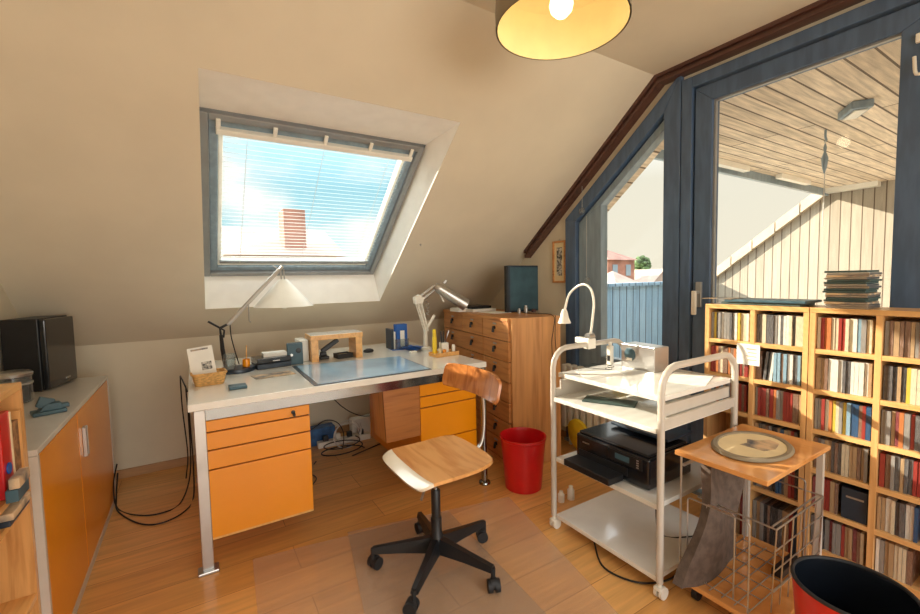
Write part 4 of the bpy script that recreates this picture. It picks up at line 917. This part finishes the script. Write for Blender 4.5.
# ------------------------------------------------------------------ disc bookcases
SX0, SX1, SH = 2.08, 2.255, 1.10
levels = {0: [.03, .289, .451, .613, .775, .937], 1: [.127, .289, .451, .613, .775, .937]}
cases = [(.703, 1.11, 'left disc case'), (.293, .700, 'right disc case')]
wood('shelfwood', (222, 172, 112), (204, 150, 88), 2, .4, .3)
wood('shelfwoody', (226, 178, 116), (208, 156, 92), 1, .4, .3)
for ci, (y0, y1, nm) in enumerate(cases):
    t = thing('disc_bookcase', ('pale wooden disc bookcase, the one nearest the balcony door handle', 'pale wooden disc bookcase with a stack of grey cases on top')[ci], 'bookcase', ((SX0+SX1)/2, (y0+y1)/2, 0), group='disc bookcases', world=True)
    obj('top_board', bx(SX0, SX1, y0, y1, SH-.02, SH, .0015), 'shelfwoody', t)
    for a in (y0, y1-.018): obj('side_panel', bx(SX0, SX1, a, a+.018, 0, SH-.0205), 'shelfwood', t)
    ym = (y0+y1)/2; obj('divider', bx(SX0+.001, SX1, ym-.009, ym+.009, 0, SH-.0205), 'shelfwood', t)
    obj('back_panel', bx(SX1, SX1+.006, y0, y1, 0, SH), 'shelfwood', t)
    for z in levels[ci]:
        for a, c in ((y0+.018, ym-.009), (ym+.009, y1-.018)): obj('shelf', bx(SX0+.002, SX1, a+.0002, c-.0002, z-.018, z), 'shelfwoody', t)
    obj('plinth', bx(SX0+.01, SX0+.025, y0+.018, y1-.018, 0, levels[ci][0]-.0185), 'shelfwood', t)

spines = {'white': (226, 222, 210), 'cream': (222, 206, 170), 'grey': (150, 146, 140), 'dark grey': (78, 76, 76), 'black': (34, 32, 34), 'red': (176, 54, 46), 'brown': (120, 84, 60),
          'tan': (188, 152, 108), 'pale blue': (130, 172, 196), 'blue': (48, 92, 140), 'orange': (212, 120, 60), 'yellow': (232, 196, 60), 'maroon': (122, 34, 44)}
protos = {}
for cname, col in spines.items():
    g_ = sum(col)/3; col = tuple(v*.78+g_*.22 for v in col)
    m = paint('spine_'+cname, col, .3, var=.0, coat=.3)
    tr_ = m.node_tree; rp = [n for n in tr_.nodes if n.bl_idname == 'ShaderNodeValToRGB'][0]
    no_ = [n for n in tr_.nodes if n.bl_idname == 'ShaderNodeTexNoise'][0]; no_.inputs['Scale'].default_value = 60
    mp_ = [n for n in tr_.nodes if n.bl_idname == 'ShaderNodeMapping'][0]; mp_.inputs['Scale'].default_value = (1, 1.5, .6)
    oi = N(tr_, 'ShaderNodeObjectInfo'); ad = N(tr_, 'ShaderNodeVectorMath', operation='ADD'); sc_ = N(tr_, 'ShaderNodeVectorMath', operation='SCALE'); sc_.inputs[3].default_value = 3.0
    tr_.links.new(oi.outputs['Location'], sc_.inputs[0]); tr_.links.new(mp_.outputs[0], ad.inputs[0]); tr_.links.new(sc_.outputs[0], ad.inputs[1]); tr_.links.new(ad.outputs[0], no_.inputs['Vector'])
    d = lin(col); lum = sum(d)/3
    ink = tuple(v*.35 for v in d) if lum > .12 else tuple(min(1, v*2+.25) for v in d)
    e = rp.color_ramp.elements; e[0].position = .52; e[0].color = (*d, 1); e[1].position = .66; e[1].color = (*ink, 1)
    for kind, (hh, dd) in {'cd': (.124, .135), 'dvd': (.19, .135)}.items():
        b = nb(); box(b, 0, dd, -.5, .5, 0, hh); me = bpy.data.meshes.new('disc_case'); bmesh.ops.recalc_face_normals(b, faces=b.faces[:]); b.to_mesh(me); b.free(); me.materials.append(MATS['spine_'+cname]); protos[cname, kind] = me
palettes = {  # per (case, column from the left, row from the top)
 (0, 0, 0): ['grey', 'dark grey', 'grey', 'pale blue', 'grey', 'grey', 'white', 'yellow', 'yellow', 'cream', 'pale blue'], (0, 1, 0): ['dark grey', 'grey', 'dark grey', 'white', 'cream', 'white', 'white', 'red', 'cream', 'grey'],
 (0, 0, 1): ['red', 'orange', 'brown', 'grey', 'maroon', 'cream', 'brown'], (0, 1, 1): ['brown', 'dark grey', 'grey', 'pale blue', 'white', 'white', 'pale blue', 'grey'],
 (0, 0, 2): ['pale blue', 'grey', 'dark grey', 'orange', 'brown', 'red'], (0, 1, 2): ['red', 'red', 'brown', 'tan', 'grey', 'red', 'red', 'orange', 'brown'],
 (1, 0, 0): ['red', 'maroon', 'orange', 'cream', 'red', 'red', 'cream', 'white', 'pale blue', 'grey', 'cream', 'tan'], (1, 1, 0): ['grey', 'black', 'tan', 'brown', 'grey', 'tan', 'grey'],
 (1, 0, 1): ['tan', 'brown', 'tan', 'white', 'white', 'dark grey', 'white', 'cream', 'pale blue', 'white', 'white'], (1, 1, 1): ['dark grey', 'black', 'yellow', 'cream', 'tan', 'cream', 'cream'],
 (1, 0, 2): ['grey', 'brown', 'cream', 'yellow', 'cream', 'white', 'pale blue', 'blue', 'red', 'orange', 'brown'], (1, 1, 2): ['grey', 'orange', 'tan', 'dark grey', 'red', 'red', 'maroon'],
 (1, 0, 3): ['tan', 'grey', 'tan', 'dark grey', 'dark grey', 'cream', 'tan', 'brown', 'grey', 'tan'], (1, 1, 3): ['brown', 'grey', 'tan', 'dark grey', 'red', 'red', 'red', 'orange'],
 (1, 0, 4): ['maroon', 'red', 'brown', 'tan', 'dark grey', 'white'], (1, 1, 4): ['tan', 'cream', 'black', 'white', 'dark grey', 'blue', 'blue', 'white'],
 (1, 0, 5): ['dark grey', 'black', 'grey', 'black', 'red', 'tan', 'maroon', 'cream', 'brown'], (1, 1, 5): ['grey', 'tan', 'cream', 'brown', 'cream', 'white', 'tan']}
rows = ['top', 'second', 'third', 'fourth', 'fifth', 'lowest']
def ordn(k): return str(k)+('th' if 10 < k % 100 < 14 else {1: 'st', 2: 'nd', 3: 'rd'}.get(k % 10, 'th'))
rnd = random.Random(21)
def visible_y_min(ci, r): return .375 if ci == 1 else -9
for ci, (y0, y1, nm) in enumerate(cases):
    ym = (y0+y1)/2
    for col in (0, 1):
        ya, yb_ = (ym+.010, y1-.019) if col == 0 else (y0+.019, ym-.010)
        for r in range(6):
            z = sorted(levels[ci], reverse=True)[r]
            if ci == 0 and col == 0 and r in (3, 4): continue        # hidden behind the trolley and the table
            pal = palettes.get((ci, col, r), ['dark grey', 'grey', 'brown', 'black', 'blue', 'tan', 'red', 'grey'])
            kind = 'dvd' if (ci == 0 and r == 5) else 'cd'
            y = yb_-.002; k = 0; bigbox = (ci == 1 and col == 0 and r == 4)
            stop = max(ya, visible_y_min(ci, r))
            if bigbox: stop = ya+.085
            while True:
                wdt = rnd.choice([.0102, .0104, .0104, .0125, .0104, .0150]) if kind == 'cd' else rnd.choice([.0145, .0145, .009])
                if y-wdt < stop: break
                k += 1; frac = (yb_-y)/(yb_-ya); cn = pal[min(len(pal)-1, int(frac*len(pal)))] if rnd.random() < .55 else rnd.choice(pal)
                me = protos[cn, kind]; o = bpy.data.objects.new('disc_case', me); C.objects.link(o)
                lean = (ci, col, r) == (0, 1, 1) and 3 <= k <= 5
                o.location = (SX0+.012+rnd.uniform(0, .010), y-wdt/2-(.006 if lean else 0), z+.0004+(.001 if lean else 0)); o.scale = (1, wdt*.93, 1+rnd.uniform(-.01, .01)*(kind == 'cd'))
                if lean: o.rotation_euler = (R(5), 0, 0)
                tag(o, f"{cn} disc case, {ordn(k)} from left, {rows[r]} row, {('left', 'right')[col]} column of the {nm}", 'disc case', f"disc cases in the {nm}")
                y -= wdt+(.010 if lean and k == 5 else 0.0003)+(.004 if lean and k == 3 else 0)
            if bigbox:
                t = thing('box_set', 'wide black boxed set standing on the fifth row of the right disc case', 'box set', (SX0+.012, ya+.04, z), world=True)
                obj('case', bx(SX0+.012, SX0+.15, ya+.004, ya+.08, z+.0005, z+.122, .002), 'navy', t); obj('title_band', bx(SX0+.0112, SX0+.012, ya+.014, ya+.066, z+.085, z+.092), 'satin', t)
# paper note pinned to the left case
t = thing('paper_note', 'white paper note fixed to the divider of the left disc bookcase', 'note', (SX0-.003, .92, .88), world=True)
obj('sheet', box(nb(), SX0-.004, SX0-.0005, .873, .965, .835, .928), 'paper', t)
for k in range(4): obj('written_line', bx(SX0-.005, SX0-.004, .885, .925-.006*(k % 2), .905-.016*k, .909-.016*k), 'photo', t)
# turntable-like flat cases on top
t = thing('flat_case', 'long flat grey-blue case lying on top of the left disc bookcase', 'case', (2.17, .94, SH), world=True)
obj('lower', bx(2.10, 2.25, .74, 1.05, SH+.0005, SH+.012, .002), 'green', t); obj('upper', bx(2.09, 2.26, .72, 1.03, SH+.013, SH+.024, .002), 'teal', t)
tag(obj('paper_sheet', bx(2.085, 2.20, 1.0, 1.13, SH+.0245, SH+.027), 'photo'), 'pale sheet on the left end of the flat grey-blue case', 'paper')
rn = random.Random(4)
for k in range(17):
    z = SH+.0005+.0085*k; j = [rn.uniform(-.006, .006) for _ in range(2)]
    o = obj('slim_case', bx(2.09+j[0], 2.23+j[0], .535+j[1], .66+j[1], z, z+.0076, .001), ('green', 'satin', 'photo', 'green')[k % 4 if k % 5 else 1])
    tag(o, ('topmost' if k == 16 else ordn(k+1)+' from bottom')+' slim grey case in the stack on the right disc bookcase', 'case', 'slim cases stacked on the bookcase')
# ornaments in the left window
t = thing('sun_catcher', 'round crystal sun catcher hanging on a thread in the left window', 'ornament', (2.33, 2.10, 1.70))
obj('crystal', lt([(.002, -.03), (.02, -.015), (.024, 0), (.018, .016), (.002, .026)], n=10), 'jar', t); obj('thread', tb([(0, 0, .026), (0, 0, .17)], .0012, n=5), 'cordwhite', t)
t = thing('hanging_tag', 'small clear square tag hanging in the left window', 'ornament', (2.33, 2.06, 1.21))
obj('plate', box(nb(), -.002, .002, -.022, .022, -.03, .03, M=Matrix.Rotation(R(25), 4, 'X')), 'jar', t); obj('thread', tb([(0, 0, .03), (0, 0, .45)], .001, n=5), 'cordwhite', t)
# hidden construction flags are dropped
for o in list(bpy.data.objects):
    if '_w' in o.keys(): del o['_w']
